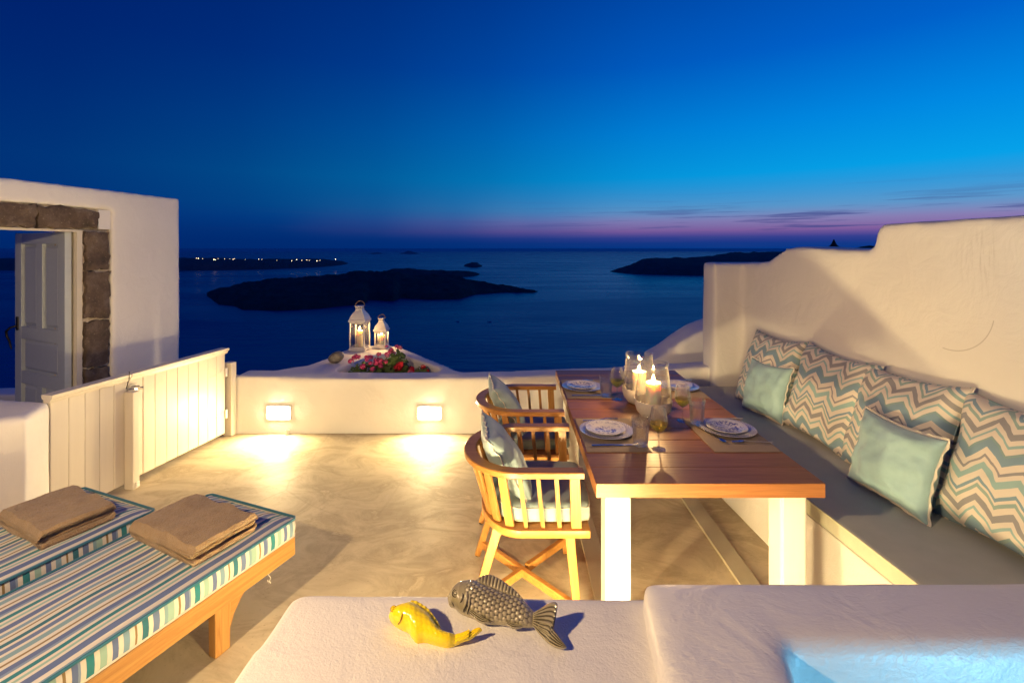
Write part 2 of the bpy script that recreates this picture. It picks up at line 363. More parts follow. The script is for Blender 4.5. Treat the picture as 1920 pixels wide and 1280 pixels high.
def chevron(name, off):
    m = M(name, .85, (.5, .5, .5), .2, sheen=.15); s = m.sep(m.coord('Object'))
    tri = m.math('PINGPONG', m.math('ADD', s[0], 3.0 + off), .078)
    tri2 = m.math('PINGPONG', m.math('ADD', s[0], 3.03 + off), .19)
    w = m.math('ADD', s[1], m.math('ADD', m.math('MULTIPLY', tri, .82), m.math('MULTIPLY', tri2, .22)))
    f = m.math('FRACT', m.math('ADD', m.math('DIVIDE', w, .35), 8.0 + off * 3))
    cr, te, tp, gb = (.72, .66, .58), (.31, .48, .49), (.30, .30, .32), (.22, .34, .43)
    seq = [(.0, cr), (.085, te), (.175, cr), (.235, tp), (.275, cr), (.36, gb), (.47, (.25, .37, .38)), (.505, cr), (.585, te), (.625, cr), (.69, tp), (.775, cr), (.85, (.30, .42, .40)), (.90, cr), (.94, gb), (.985, cr)]
    m.color(m.ramp(f, seq, 'CONSTANT')); weave(m)
for i in range(4): chevron('chevron%d' % i, .021 * i)
# china
def china(name, kind):
    m = M(name, .14, (.74, .71, .68), .5, coat=.4); v = m.coord('Object'); s = m.sep(v)
    r = m.math('SQRT', m.math('ADD', m.math('MULTIPLY', s[0], s[0]), m.math('MULTIPLY', s[1], s[1]))); an = m.math('ARCTAN2', s[1], s[0])
    white, blue = (.74, .71, .68), (.045, .06, .30)
    if kind == 'charger':
        k = m.math('MULTIPLY', m.math('SINE', m.math('MULTIPLY', an, 46.0)), m.math('SINE', m.math('MULTIPLY', r, 620.0)))
        ring = m.ramp(m.math('DIVIDE', r, .15), [(.0, 0.), (.64, 0.), (.66, 1.), (.93, 1.), (.95, 0.)], 'CONSTANT')
        f = m.math('MULTIPLY', ring, m.ramp(k, [(.02, .16), (.16, .8)]))
    else:
        fl = m.ramp(m.noise(v, 46 if kind == 'a' else 62, 3, .6, 1.2), [(.50, 0.), (.56, .95)])
        spots = m.ramp(m.vor(v, 58), [(.18, 1.), (.34, 0.)])
        mid = m.ramp(m.math('DIVIDE', r, .1), [(.0, 1.), (.50, 1.), (.60, 0.), (.76, 0.), (.80, .5), (.95, .5), (.97, 0.)] if kind == 'a' else [(.0, 1.), (.80, 1.), (.9, .4), (.96, 0.)])
        f = m.math('MULTIPLY', mid, m.math('MAXIMUM', fl, m.math('MULTIPLY', spots, .8)))
    m.color(m.mix(f, white, blue))
china('charger_china', 'charger'); china('plate_china', 'a'); china('plate_china_dense', 'b')
# glazed ceramic fish
m = M('fish_grey', .13, (.15, .125, .075), .6, coat=.6); n1 = m.noise(m.coord(), 30, 4)
pointy = m.n('ShaderNodeNewGeometry').outputs['Pointiness']  # picks out the grooves where the glaze pools darker
c = m.mix(m.ramp(pointy, [(.465, 0.), (.515, 1.)]), (.06, .05, .03), (.37, .325, .205)); m.color(m.mix(m.ramp(n1, [(.4, 0.), (.75, .5)]), c, (.12, .10, .06)))
m = M('fish_dark', .15, (.045, .038, .024), .6, coat=.6)
m = M('fish_yellow_dark', .15, (.45, .20, .004), .6, coat=.6)
m = M('fish_yellow', .12, (.72, .48, .005), .6, coat=.6); n1 = m.noise(m.coord(), 22, 4)
m.color(m.mix(m.ramp(n1, [(.45, 0.), (.8, .6)]), (.95, .73, .008), (.86, .60, .005)))
# wax, ceramics, stone, soil
m = M('wax', .5, (.80, .74, .60), .4); m.b.inputs['Subsurface Weight'].default_value = .6; m.b.inputs['Subsurface Radius'].default_value = (.06, .038, .018); m.b.inputs['Subsurface Scale'].default_value = 1.0
m = M('ceramic_matt', .55, (.66, .60, .53)); m.color(m.mix(m.ramp(m.noise(m.coord(), 90, 4), [(.5, 0.), (.75, .5)]), (.66, .60, .53), (.5, .44, .37)))
m = M('pebble', .35, (.16, .14, .11)); n1 = m.noise(m.coord(), 22, 6, .7); m.color(m.ramp(n1, [(.3, (.075, .068, .055)), (.7, (.24, .21, .17))])); m.bump(n1, .2, .004)
m = M('soil', .95, (.05, .035, .022)); m.bump(m.noise(m.pos(), 50), .8, .02)
m = M('black', .6, (.012, .011, .01))
def leafy(name, base, alt):
    m = M(name, .6, base, .3); ri = m.noise(m.pos(), 45, 2); m.color(m.mix(m.ramp(ri, [(.35, 0.), (.65, 1.)]), base, alt))
    m.b.inputs['Subsurface Weight'].default_value = .0
leafy('leaf', (.055, .095, .022), (.10, .14, .035)); leafy('petal_pink', (.48, .025, .13), (.62, .09, .22)); leafy('petal_red', (.55, .012, .012), (.42, .01, .03)); leafy('petal_pale', (.62, .18, .24), (.50, .10, .16))
# thin clear glass: straight-through light plus a Fresnel reflection
def thin_glass(name, tint=(1, 1, 1), k=1.0, glow_veil=.0):
    m = bpy.data.materials.new(name); m.use_nodes = True; t = m.node_tree; t.nodes.clear(); MAT[name] = m
    tr = t.nodes.new('ShaderNodeBsdfTransparent'); tr.inputs[0].default_value = tint + (1,); gl = t.nodes.new('ShaderNodeBsdfGlossy'); gl.inputs['Roughness'].default_value = .02
    fr = t.nodes.new('ShaderNodeLayerWeight'); fr.inputs[0].default_value = .35; mm = t.nodes.new('ShaderNodeMath'); mm.operation = 'MULTIPLY_ADD'; mm.inputs[1].default_value = .75 * k; mm.inputs[2].default_value = .035
    pw = t.nodes.new('ShaderNodeMath'); pw.operation = 'POWER'; pw.inputs[1].default_value = 1.6; t.links.new(fr.outputs['Facing'], pw.inputs[0]); t.links.new(pw.outputs[0], mm.inputs[0])
    mx = t.nodes.new('ShaderNodeMixShader'); t.links.new(mm.outputs[0], mx.inputs[0]); t.links.new(tr.outputs[0], mx.inputs[1]); t.links.new(gl.outputs[0], mx.inputs[2])
    df = t.nodes.new('ShaderNodeBsdfTranslucent'); df.inputs[0].default_value = (.8, .8, .8, 1); m2 = t.nodes.new('ShaderNodeMixShader'); dm = t.nodes.new('ShaderNodeMath'); dm.operation = 'MULTIPLY_ADD'; dm.inputs[1].default_value = glow_veil * 14; dm.inputs[2].default_value = glow_veil; dp = t.nodes.new('ShaderNodeMath'); dp.operation = 'POWER'; dp.inputs[1].default_value = 3; t.links.new(fr.outputs['Facing'], dp.inputs[0]); t.links.new(dp.outputs[0], dm.inputs[0]); t.links.new(dm.outputs[0], m2.inputs[0])  # translucent veil added so the glass seems to glow, strongest at its edges
    t.links.new(mx.outputs[0], m2.inputs[1]); t.links.new(df.outputs[0], m2.inputs[2])
    o = t.nodes.new('ShaderNodeOutputMaterial'); t.links.new(m2.outputs[0], o.inputs[0])
thin_glass('glass', (.96, .96, .95), 1.0, .004); thin_glass('pane', (.93, .92, .90), .5, .004)
def liquid(name, col, ior=1.33, clear=.5, cloud=.03):
    m = bpy.data.materials.new(name); m.use_nodes = True; t = m.node_tree; t.nodes.clear(); MAT[name] = m
    g = t.nodes.new('ShaderNodeBsdfGlass'); g.inputs[0].default_value = col + (1,); g.inputs['Roughness'].default_value = 0; g.inputs['IOR'].default_value = ior
    tr = t.nodes.new('ShaderNodeBsdfTransparent'); tr.inputs[0].default_value = col + (1,); mx = t.nodes.new('ShaderNodeMixShader'); mx.inputs[0].default_value = clear; t.links.new(g.outputs[0], mx.inputs[1]); t.links.new(tr.outputs[0], mx.inputs[2])
    tl = t.nodes.new('ShaderNodeBsdfTranslucent'); tl.inputs[0].default_value = col + (1,); m2 = t.nodes.new('ShaderNodeMixShader'); m2.inputs[0].default_value = cloud; t.links.new(mx.outputs[0], m2.inputs[1]); t.links.new(tl.outputs[0], m2.inputs[2])
    o = t.nodes.new('ShaderNodeOutputMaterial'); t.links.new(m2.outputs[0], o.inputs[0])
liquid('wine', (.98, .88, .30), 1.33, .35, .22); liquid('water', (.97, .98, .98)); liquid('solid_glass', (.98, .98, .98), 1.48); liquid('crystal', (.985, .985, .985), 1.45)
def emit(name, col, st):
    m = bpy.data.materials.new(name); m.use_nodes = True; t = m.node_tree; t.nodes.clear(); MAT[name] = m
    e = t.nodes.new('ShaderNodeEmission'); e.inputs[0].default_value = col + (1,); e.inputs[1].default_value = st
    o = t.nodes.new('ShaderNodeOutputMaterial'); t.links.new(e.outputs[0], o.inputs[0])
emit('flame', (1, .66, .26), 45); ft = MAT['flame'].node_tree; tr_ = ft.nodes.new('ShaderNodeBsdfTransparent'); ad_ = ft.nodes.new('ShaderNodeAddShader')
ft.links.new(ft.nodes['Emission'].outputs[0], ad_.inputs[0]); ft.links.new(tr_.outputs[0], ad_.inputs[1]); ft.links.new(ad_.outputs[0], ft.nodes['Material Output'].inputs[0])
emit('lamp_lens', (1, .78, .46), 100); emit('town_light', (1, .72, .42), 9)
# sea and far land
m = M('sea', .36, (.001, .022, .22), .06); m.b.inputs['Specular Tint'].default_value = (.60, .55, 1.0, 1); p = m.pos()
m.bump(m.noise(m.pos((.011, .03, 1)), 1.0, 6, .6), .30, 9.0)
m.rough(m.ramp(m.noise(m.pos((.0006, .0022, 1)), 1.0, 4, .6), [(.35, .20), (.65, .34)]))
m = M('far_rock', .95, (.03, .026, .022), .1); n1 = m.noise(m.pos(), .012, 6, .65); m.color(m.ramp(n1, [(.3, (.022, .016, .014)), (.7, (.085, .062, .052))])); m.bump(m.noise(m.pos(), .02, 8, .7), 1.0, 45)
m = M('cliff_rock', .95, (.10, .08, .065), .1); m.bump(m.noise(m.pos(), .6, 6, .7), .8, .5)
# ================================================================== SETTING
SEA = -250.0
# terrace floor
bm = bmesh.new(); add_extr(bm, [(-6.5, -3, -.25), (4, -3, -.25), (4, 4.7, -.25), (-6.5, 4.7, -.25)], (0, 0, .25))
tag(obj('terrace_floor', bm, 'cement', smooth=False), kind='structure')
# cliff below the terrace
vs, fs = [], []; nx, ny = 30, 24
for j in range(ny + 1):
    for i in range(nx + 1):
        x = -260 + 520 * i / nx; t = j / ny; y = -60 + 62 * min(t * 3, 1) + max(t - 1 / 3, 0) * 1.5 * 150
        z = -1.2 if t < 1 / 3 else -1.2 + (SEA - 6) * (t - 1 / 3) * 1.5
        p = Vector((x, y, z)); k = 0 if t < .4 else 9
        vs.append((x, y + k * (noise.noise(p * .03) - .5), z + k * noise.noise(p * .05) - (3 if abs(x) > 12 else 0)))
for j in range(ny):
    for i in range(nx):
        a = j * (nx + 1) + i; fs.append((a, a + 1, a + nx + 2, a + nx + 1))
tag(pyobj('cliff', vs, fs, 'cliff_rock'), kind='structure')
# sea
vs = []; fs = []; rows = [20, 60, 150, 400, 1000, 2500, 6000, 15000, 42000]; xs = [-60000, -25000, -10000, -4000, -1500, 0, 1500, 4000, 10000, 25000, 60000]
for y in rows:
    for x in xs: vs.append((x, y, SEA))
for j in range(len(rows) - 1):
    for i in range(len(xs) - 1):
        a = j * len(xs) + i; fs.append((a, a + 1, a + 1 + len(xs), a + len(xs)))
tag(pyobj('sea', vs, fs, 'sea', smooth=False), kind='structure')
# islands: waterline traced as plan, height grows inland
def island(name, near, far, hmax, n=170, m=40, rough=.5, mat='far_rock'):
    """near / far: shore points (px, py, height share) seen on the water"""
    def interp(pts, x):
        for (a, b) in zip(pts, pts[1:]):
            if a[0] <= x <= b[0]:
                t = (x - a[0]) / (b[0] - a[0]); return [a[k] + (b[k] - a[k]) * t for k in range(len(a))]
        return list(pts[-1] if x > pts[-1][0] else pts[0])
    x0 = max(near[0][0], far[0][0]); x1 = min(near[-1][0], far[-1][0]); vs, fs = [], []
    for i in range(n + 1):
        px = x0 + (x1 - x0) * i / n; a = interp(near, px); b = interp(far, px)
        P, Q = up(px, a[1], SEA - 2), up(px, b[1], SEA - 2); w = (Q - P).length
        for j in range(m + 1):
            t = j / m; p = P.lerp(Q, t); s = math.sin(math.pi * t) ** .55 if 0 < t < 1 else 0
            nn = noise.noise(Vector((p.x, p.y, 0)) * .0022) + .5 * noise.noise(Vector((p.x, p.y, 9)) * .006) + .25 * noise.noise(Vector((p.x, p.y, 3)) * .017)
            h = hmax * a[2] * s * (1 + rough * nn) + min(hmax, 90) * .16 * s * (noise.noise(Vector((p.x, p.y, 5)) * .013) + .7 * noise.noise(Vector((p.x, p.y, 7)) * .035))
            vs.append((p.x, p.y, p.z + (h if 0 < j < m else 0)))
    for i in range(n):
        for j in range(m):
            k = i * (m + 1) + j; fs.append((k, k + 1, k + m + 2, k + m + 1))
    return tag(pyobj(name, vs, fs, mat, ang=180), kind='structure')
island('volcanic_island', [(388, 556, .05), (410, 572, .3), (440, 575, .4), (456, 582, .5), (520, 584, .62), (600, 580, .8), (640, 575, .9), (682, 572, 1.), (692, 563, 1.), (738, 566, 1.), (750, 560, .95), (800, 563, .85), (860, 562, .7), (890, 553, .5), (945, 549, .35), (1000, 550, .12), (1009, 547, .03)],
       [(388, 548, 0), (460, 540, 0), (520, 532, 0), (600, 528, 0), (700, 526, 0), (800, 528, 0), (900, 535, 0), (960, 541, 0), (1009, 546, 0)], 92)
island('low_island', [(732, 520, .9), (745, 521, 1.), (800, 521, .9), (860, 521, .75), (890, 518, .5), (899, 516, .05)], [(732, 514, 0), (800, 513, 0), (899, 514, 0)], 62, 50, 14)
island('headland', [(1144, 509.5, .02), (1160, 512, .22), (1185, 514, .5), (1210, 515, .95), (1250, 516, .90), (1330, 517, 1.1), (1372, 517, 1.36), (1400, 517, 1.26), (1470, 517, 1.40), (1700, 517, 1.9), (2100, 517, 2.2)],
       [(1144, 509, 0), (1210, 503, 0), (1330, 500, 0), (1500, 498, 0), (2100, 498, 0)], 150, 110, 18, .16)
island('far_coast', [(-600, 509, 1.), (-200, 508, 1.), (100, 507, 1.), (340, 508, 1.05), (420, 507, .95), (480, 506, .85), (560, 503, .80), (610, 500, .72), (640, 497, .4), (652, 495, .05)],
       [(-600, 497, 0), (340, 496, 0), (560, 495, 0), (652, 494, 0)], 118, 110, 14, .18)
island('rock_islet', [(870, 500, .2), (885, 502, 1.), (895, 502, .8), (904, 500, .1)], [(870, 498, 0), (904, 498, 0)], 62, 24, 10, .2)
island('distant_islet', [(750, 476.2, .05), (760, 476.2, .6), (766, 476.2, 1.), (776, 476.2, .5), (786, 476.2, .05)], [(750, 475.8, 0), (786, 475.8, 0)], 170, 24, 8, .1)
island('distant_islet', [(692, 476.2, .05), (700, 476.2, .5), (708, 476.2, .7), (718, 476.2, .05)], [(692, 475.8, 0), (718, 475.8, 0)], 110, 24, 8, .1)
# the far town's lights: too many and too small to tell apart
bm = bmesh.new(); rr = random.Random(3)
lights = [(372, 484.5, 1.2), (368, 484, .8), (380, 485, .7), (401, 486.5, 1.5), (404, 487, 1.1), (409, 485, .6), (421, 485.5, .7), (431, 485.5, .6), (437, 486, .9), (440, 485, .7), (485, 486, .9), (491, 486.5, .6), (547, 489, .9), (556, 487, 1.2), (566, 488, .8), (575, 487.5, 1.), (580, 488, .7), (594, 489, 1.2), (600, 488, .7), (629, 486, 1.3), (12, 502, 1.2), (16, 502, 1.4), (23, 501.5, .9), (30, 502, .6), (519, 488, .5), (460, 486.5, .5)]
for x, y, s in lights:
    d = 5750 + rr.uniform(-80, 60); c = Vector(((x - 960) * d / F, d, CAMZ - (y - 466) * d / F)); r = 3.6 * s
    bmesh.ops.create_icosphere(bm, subdivisions=1, radius=r, matrix=Matrix.Translation(c))
tag(obj('town_lights', bm, 'town_light'), 'scattered warm lights of a town along the far coast', 'lights', kind='stuff')
for x, y in ((858, 603), (918, 603.5)):
    p = up(x, y, SEA); b = thing('ferry_boat', 'tiny pale boat on the dark sea, %s of two' % ('left' if x < 900 else 'right'), 'boat', p, R(90), 'boats far out on the water')
    bm = bmesh.new(); add_extr(bm, [(-1.6, -7, 0), (1.6, -7, 0), (1.6, 4, 0), (0, 8, 0), (-1.6, 4, 0)], (0, 0, 1.6)); obj('hull', bm, 'white_paint', b)
    box('cabin', (0, -2, 2.5), (2.4, 6, 1.8), 'white_paint', b, .1)

# ------------------------------------------------------------------ walls
# back parapet with the prow-shaped flower bed behind it
YB = 4.53
bm = bmesh.new()
prof = [(-2.60, -.2), (2.05, -.2), (2.05, .625), (1.75, .615), (1.0, .567), (0.0, .527), (-1.2, .508), (-2.0, .522), (-2.60, .54)]
add_extr(bm, [(x, YB, z) for x, z in prof], (0, .25, 0))
Lb = [(-2.6, 4.62), (-2.32, 4.80), (-2.10, 5.0), (-2.0, 5.4), (-1.97, 5.85), (-1.65, 6.05), (-1.42, 5.95), (-1.40, 5.56), (-1.56, 5.42), (-1.66, 5.15), (-1.74, 4.86), (-1.74, 4.62)]
Rb = [(-1.66, 6.03), (-1.36, 5.90), (-.93, 5.30), (-.50, 4.72), (-.50, 4.62), (-.70, 4.62), (-.72, 4.86), (-.93, 5.10), (-1.28, 5.50), (-1.45, 5.55)]
for P in (Lb, Rb): add_extr(bm, [(x, y, -.5) for x, y in P], (0, 0, 1.03))
o = plaster('parapet_wall', bm, 'plaster', .022, 6, .007)
tag(o, 'low white plaster parapet along the sea side with two lit wall lights', 'wall')
bm = bmesh.new(); add_extr(bm, [(-1.78, 4.7, .2), (-.68, 4.7, .2), (-.9, 5.15, .2), (-1.3, 5.6, .2), (-1.6, 5.5, .2)], (0, 0, .17)); obj('soil', bm, 'soil', o)
# right-hand wall with stepped top, and its end pier
def XW(y): return 2.396 - .062 * y
prof = [(.3, -.2), (.3, 1.885), (1.2, 1.882), (2.90, 1.88), (2.945, 1.865), (2.965, 1.75), (3.0, 1.725), (3.3, 1.728), (3.68, 1.744), (3.80, 1.735), (3.93, 1.68), (4.06, 1.625), (4.2, 1.607), (4.7, 1.60), (4.7, -.2)]
bm = bmesh.new()
a = [bm.verts.new((XW(y), y, z)) for y, z in prof]; b = [bm.verts.new((XW(y) + .34, y, z)) for y, z in prof]; n = len(prof)
bm.faces.new(a); bm.faces.new(b[::-1])
for i in range(n): bm.faces.new((a[i], a[(i + 1) % n], b[(i + 1) % n], b[i]))
bmesh.ops.recalc_face_normals(bm, faces=bm.faces)
add_extr(bm, [(1.845, 4.44, -.2), (2.3, 4.44, -.2), (2.3, 4.72, -.2), (1.845, 4.72, -.2)], (.012, .0, 1.80))
o = plaster('bench_wall', bm, 'plaster_scuffed', .024, 6, .007)
tag(o, 'tall white plaster wall with stepped top behind the built-in bench', 'wall')
# swooping wall outside the corner
bm = bmesh.new()
pr = [(1.42, -.3), (1.42, .54), (1.58, .63), (1.74, .75), (1.88, .84), (2.05, .91), (2.6, 1.0), (2.6, -.3)]
add_extr(bm, [(x, 5.0, z) for x, z in pr], (.05, .42, .05))
tag(plaster('swooping_wall', bm, 'plaster', .03, 8, .006), 'rounded white wall swooping up outside the parapet behind the pier', 'wall')
# finial on a neighbour's roof, seen over the step of the wall
t = thing('neighbour_chimney', 'small dark pointed chimney cap showing above the stepped wall', 'chimney', (5.99, 9.0, 0))
lathe('stack', [(.0, -1.), (.16, -1.), (.16, 1.70), (0, 1.70)], 'plaster', t, 16)
lathe('cap', [(0, 1.70), (.10, 1.70), (.095, 1.76), (.06, 1.79), (.035, 1.83), (.02, 1.87), (.008, 1.90), (0, 1.90)], 'black', t, 16)
bm = bmesh.new(); add_extr(bm, [(5.3, 8.4, -1.), (8.6, 8.4, -1.), (8.6, 9.3, -1.), (5.86, 9.3, -1.)], (0, 0, 2.735))
tag(plaster('neighbour_roof', bm, 'plaster', .09, 4, .01), 'low roof edge of the house beyond the stepped wall', 'building')

# built-in bench under the wall
def XF(y): return 1.655 - .065 * y
bm = bmesh.new()
q = [(XF(.5) + .02, .5), (XW(.5) + .1, .5), (XW(4.6) + .1, 4.6), (XF(4.6) + .02, 4.6)]
add_extr(bm, [(x, y, -.2) for x, y in q], (0, 0, .58))
tag(plaster('masonry_bench', bm, 'plaster_fine', .026, 5, .004), 'white built-in masonry bench carrying the grey seat pad', 'bench')
bm = bmesh.new(); q = [(XF(.6) - .005, .6), (XW(.6) - .004, .6), (XW(4.44) - .004, 4.44), (XF(4.44) - .005, 4.44)]
t = thing('bench_seat_pad', 'long grey seat pad with pale piped front on the masonry bench', 'seat pad', (1.8, 2.5, .385))
def pad(q, z0, z1, mat, name, bev):
    bm = bmesh.new(); add_extr(bm, [(x - 1.8, y - 2.5, z0) for x, y in q], (0, 0, z1 - z0), bev, 3); return obj(name, bm, mat, t)
pad(q, .0, .085, 'bench_fabric', 'pad', .012)
# front band with little gathers, and two lines of piping
vs, fs = [], []; n = 340
for i in range(n + 1):
    y = .6 + 3.83 * i / n; g = .0035 * noise.noise(Vector((y * 34, 0, 0))) + .002 * math.sin(y * 210 + 3 * noise.noise(Vector((y * 9, 4, 0))))
    for k in range(5):
        z = .006 + .070 * k / 4; vs.append((XF(y) - 1.8 - .0065 - .004 * math.sin(math.pi * k / 4) - g * math.sin(math.pi * k / 4), y - 2.5, z))
for i in range(n):
    for k in range(4): a = i * 5 + k; fs.append((a, a + 1, a + 6, a + 5))
pyobj('front_band', vs, fs, 'bench_band', t, 180)
for z in (.004, .081): tube('piping', [(XF(y) - 1.8 - .008, y - 2.5, z) for y in [.6 + 3.83 * i / 40 for i in range(41)]], .005, 'bench_band' if z > .05 else 'trim', t)

# wall on the left foot of the gate, rounded top
bm = bmesh.new()
add_extr(bm, [(-2.745, 2.73, -.2), (-2.865, 3.0, -.2), (-3.3, 3.08, -.2), (-3.7, 3.0, -.2), (-3.7, 2.3, -.2), (-2.86, 2.52, -.2), (-2.835, 2.66, -.2)], (0, 0, .985))
add_extr(bm, [(-3.0, .9, -.2), (-2.90, 2.5, -.2), (-2.98, 2.6, -.2), (-3.7, 2.6, -.2), (-3.7, .9, -.2)], (0, 0, 1.0))
tag(plaster('rounded_wall', bm, 'plaster_fine', .022, 8, .004), 'low rounded white wall at the left edge beside the gate', 'wall')
# low wall outside the open door
bm = bmesh.new(); add_extr(bm, [(-7.5, 5.2, -.4), (-4.2, 5.2, -.4), (-4.2, 5.5, -.4), (-7.5, 5.5, -.4)], (0, 0, .56))
tag(plaster('outer_wall', bm, 'plaster', .04, 6, .006), 'low white wall outside, seen through the open doorway', 'wall')

# doorway wall: plane seen edge-on to the left
YD0, YD1 = 2.2, 4.60
def XD(y): return -3.155 - .176 * (4.6 - y)
dirw = Vector((.176, 1, 0)).normalized(); nrm = Vector((1, -.176, 0)).normalized()
def onw(y, z, off=0): v = Vector((XD(y), y, z)) + nrm * off; return v
TH = .30
YO0, YO1, ZO = 2.60, 3.955, 2.045          # recess round the stones
bm = bmesh.new()
def slab(bm, y0, y1, z0, z1, off=0, th=TH):
    add_extr(bm, [onw(y0, z0, off), onw(y1, z0, off), onw(y1, z1, off), onw(y0, z1, off)], -nrm * th)
slab(bm, YO1 - .0, YD1, -.2, 2.205)
slab(bm, YD0 - 1.2, YO0, -.2, 2.205)
slab(bm, YO0 - .1, YO1 + .1, ZO, 2.205)
o = plaster('doorway_wall', bm, 'plaster_fine', .022, 4, .004)
tag(o, 'freestanding white plaster wall with a stone-framed doorway at the left', 'wall'); dw = o
bm = bmesh.new(); slab(bm, 3.72, YO1 + .03, -.1, 1.90, -.035, .22); slab(bm, YO0 - .05, YO1 + .02, 1.872, ZO + .02, -.035, .22); obj('mortar_bed', bm, 'mortar', dw, smooth=False)
def stone(y0, y1, z0, z1, off, seed):
    """one rough dressed block"""
    bm = bmesh.new(); n = 12; th = .06; g = {}
    for i in range(n + 1):
        for j in range(n + 1):
            y = y0 + (y1 - y0) * i / n; z = z0 + (z1 - z0) * j / n; e = min(i, n - i, j, n - j)
            p = Vector((y * 9 + seed, z * 9, seed)); w = .024 if e == 0 else (.006 if e == 1 else 0)
            g[i, j] = bm.verts.new(onw(y + w * noise.noise(p * 2.3), z + w * noise.noise(p * 2.3 + Vector((5, 5, 5))), off + (-.006 if e == 0 else 0) + .012 * noise.noise(p) + .006 * noise.noise(p * 2.7)))
    for i in range(n):
        for j in range(n): bm.faces.new((g[i, j], g[i + 1, j], g[i + 1, j + 1], g[i, j + 1]))
    r = bmesh.ops.extrude_edge_only(bm, edges=[e for e in bm.edges if e.is_boundary])
    for v in r['geom']:
        if isinstance(v, bmesh.types.BMVert): v.co -= nrm * th
    obj('stone', bm, 'lava_stone', dw, 40)
for (z0, z1, s) in ((1.565, 1.868, 1), (1.175, 1.545, 2), (.80, 1.155, 3), (.40, .78, 4), (.02, .38, 5)): stone(3.755, 3.935, z0, z1, .000, s * 7.7)
stone(3.43, 3.845, 1.885, 2.035, .004, 55); stone(2.85, 3.425, 1.885, 2.035, .002, 66); stone(2.55, 2.845, 1.885, 2.035, .003, 69)
# white rendered corner block next to the lintel
bm = bmesh.new(); slab(bm, 3.855, 3.95, 1.885, 2.04, -.012, .1); obj('render_patch', bm, 'plaster_fine', dw)
# timber door frame
bm = bmesh.new(); slab(bm, 3.700, 3.738, 0, 1.872, -.018, .030); slab(bm, 3.712, 3.74, 0, 1.872, -.0485, .09); slab(bm, 2.6, 3.6995, 1.856, 1.873, -.018, .05); obj('door_frame', bm, 'frame_paint', dw)
# open door leaf, swung outwards: built in its own frame, hinge at x=0, running along +x
hinge = onw(3.690, 0, -.055); leafdir = Vector((-math.cos(R(24)), math.sin(R(24)), 0))
door = bpy.data.objects.new('door', None); link(door, dw); m4 = frame_of(door, hinge, leafdir, (0, 0, 1))     # local z faces ... away from / to camera
LW, LH = .76, 1.835
tow = 1 if (m4.to_3x3() @ Vector((0, 0, 1))).dot(Vector((0, -1, 0))) > 0 else -1
def db(name, x0, x1, y0, y1, z0, z1, mat='door_paint', bev=.002): return box(name, ((x0 + x1) / 2, (y0 + y1) / 2, tow * (z0 + z1) / 2), (x1 - x0, y1 - y0, z1 - z0), mat, door, bev)
for x0, x1 in ((.0, .10), (LW - .10, LW)): db('stile', x0, x1, .02, LH + .02, 0, .042)
xm = LW / 2
for y0, y1 in ((.02, .20), (.64, .74), (1.00, 1.10), (LH - .07, LH + .02)): db('rail', .1005, LW - .1005, y0, y1, .001, .041)
for y0, y1 in ((.2005, .6395), (1.1005, LH - .0705)): db('mullion', xm - .045, xm + .045, y0, y1, .0015, .0405)
def dpanel(x0, x1, y0, y1):
    bm = bmesh.new(); z = .016 * tow; zi = .030 * tow; a = .035
    o_ = [bm.verts.new((x, y, z)) for x, y in ((x0, y0), (x1, y0), (x1, y1), (x0, y1))]; b_ = [bm.verts.new((x, y, z)) for x, y in ((x0 + .012, y0 + .012), (x1 - .012, y0 + .012), (x1 - .012, y1 - .012), (x0 + .012, y1 - .012))]
    c_ = [bm.verts.new((x, y, zi)) for x, y in ((x0 + a, y0 + a), (x1 - a, y0 + a), (x1 - a, y1 - a), (x0 + a, y1 - a))]
    for p, q in ((o_, b_), (b_, c_)):
        for i in range(4): bm.faces.new((p[i], p[(i + 1) % 4], q[(i + 1) % 4], q[i]))
    bm.faces.new(c_); bk = [bm.verts.new((x, y, .004 * tow)) for x, y in ((x0, y0), (x1, y0), (x1, y1), (x0, y1))]; bm.faces.new(bk[::-1])
    obj('panel', bm, 'door_paint', door, 20)
for x0, x1 in ((.1, xm - .045), (xm + .045, LW - .1)): dpanel(x0, x1, 1.10, LH - .07); dpanel(x0, x1, .20, .64)
dpanel(.1, LW - .1, .74, 1.0)
hx_ = LW - .045
box('handle_plate', (hx_, 1.12, tow * .046), (.035, .11, .008), 'dark_iron', door, .003)
tube('handle', [(hx_, 1.10, tow * .05), (hx_ + .01, 1.09, tow * .085), (hx_ + .045, 1.06, tow * .095), (hx_ + .05, 1.02, tow * .09), (hx_ + .02, .98, tow * .085), (hx_, .94, tow * .085), (hx_ - .005, .915, tow * .08)], [.008, .008, .009, .009, .008, .007, .004], 'dark_iron', door)

# ------------------------------------------------------------------ near wall and pool rim
bm = bmesh.new(); ZN = .86
p = [up(430, 1280, ZN), up(545, 1122, ZN), up(562, 1112, ZN), up(590, 1110, ZN), up(1215, 1118, ZN)]
c = [(v.x, v.y) for v in p]
poly = [(c[0][0] - .12, .35), c[0], c[1], c[2], c[3], (c[4][0] + .2, c[4][1]), (c[4][0] + .2, .35)]
add_extr(bm, [(x, y, -.2) for x, y in poly], (0, 0, ZN + .2))
tag(plaster('foreground_wall', bm, 'plaster_fine', .014, 5, .003, 3), 'low white wall in the foreground with two ceramic fish on top', 'wall')
ZR = .92; bm = bmesh.new()
a = [up(1199, 1080, ZR), up(1925, 1084, ZR), up(1925, 1203, ZR), up(1474, 1203, ZR), up(1512, 1310, ZR), up(1250, 1310, ZR)]
a = [(v.x, v.y) for v in a]
far = [a[0], (a[1][0] + 1.2, a[1][1]), (a[2][0] + 1.2, a[2][1]), (a[3][0] - .0, a[3][1])]
add_extr(bm, [(x, y, -.2) for x, y in far], (0, 0, ZR + .2))
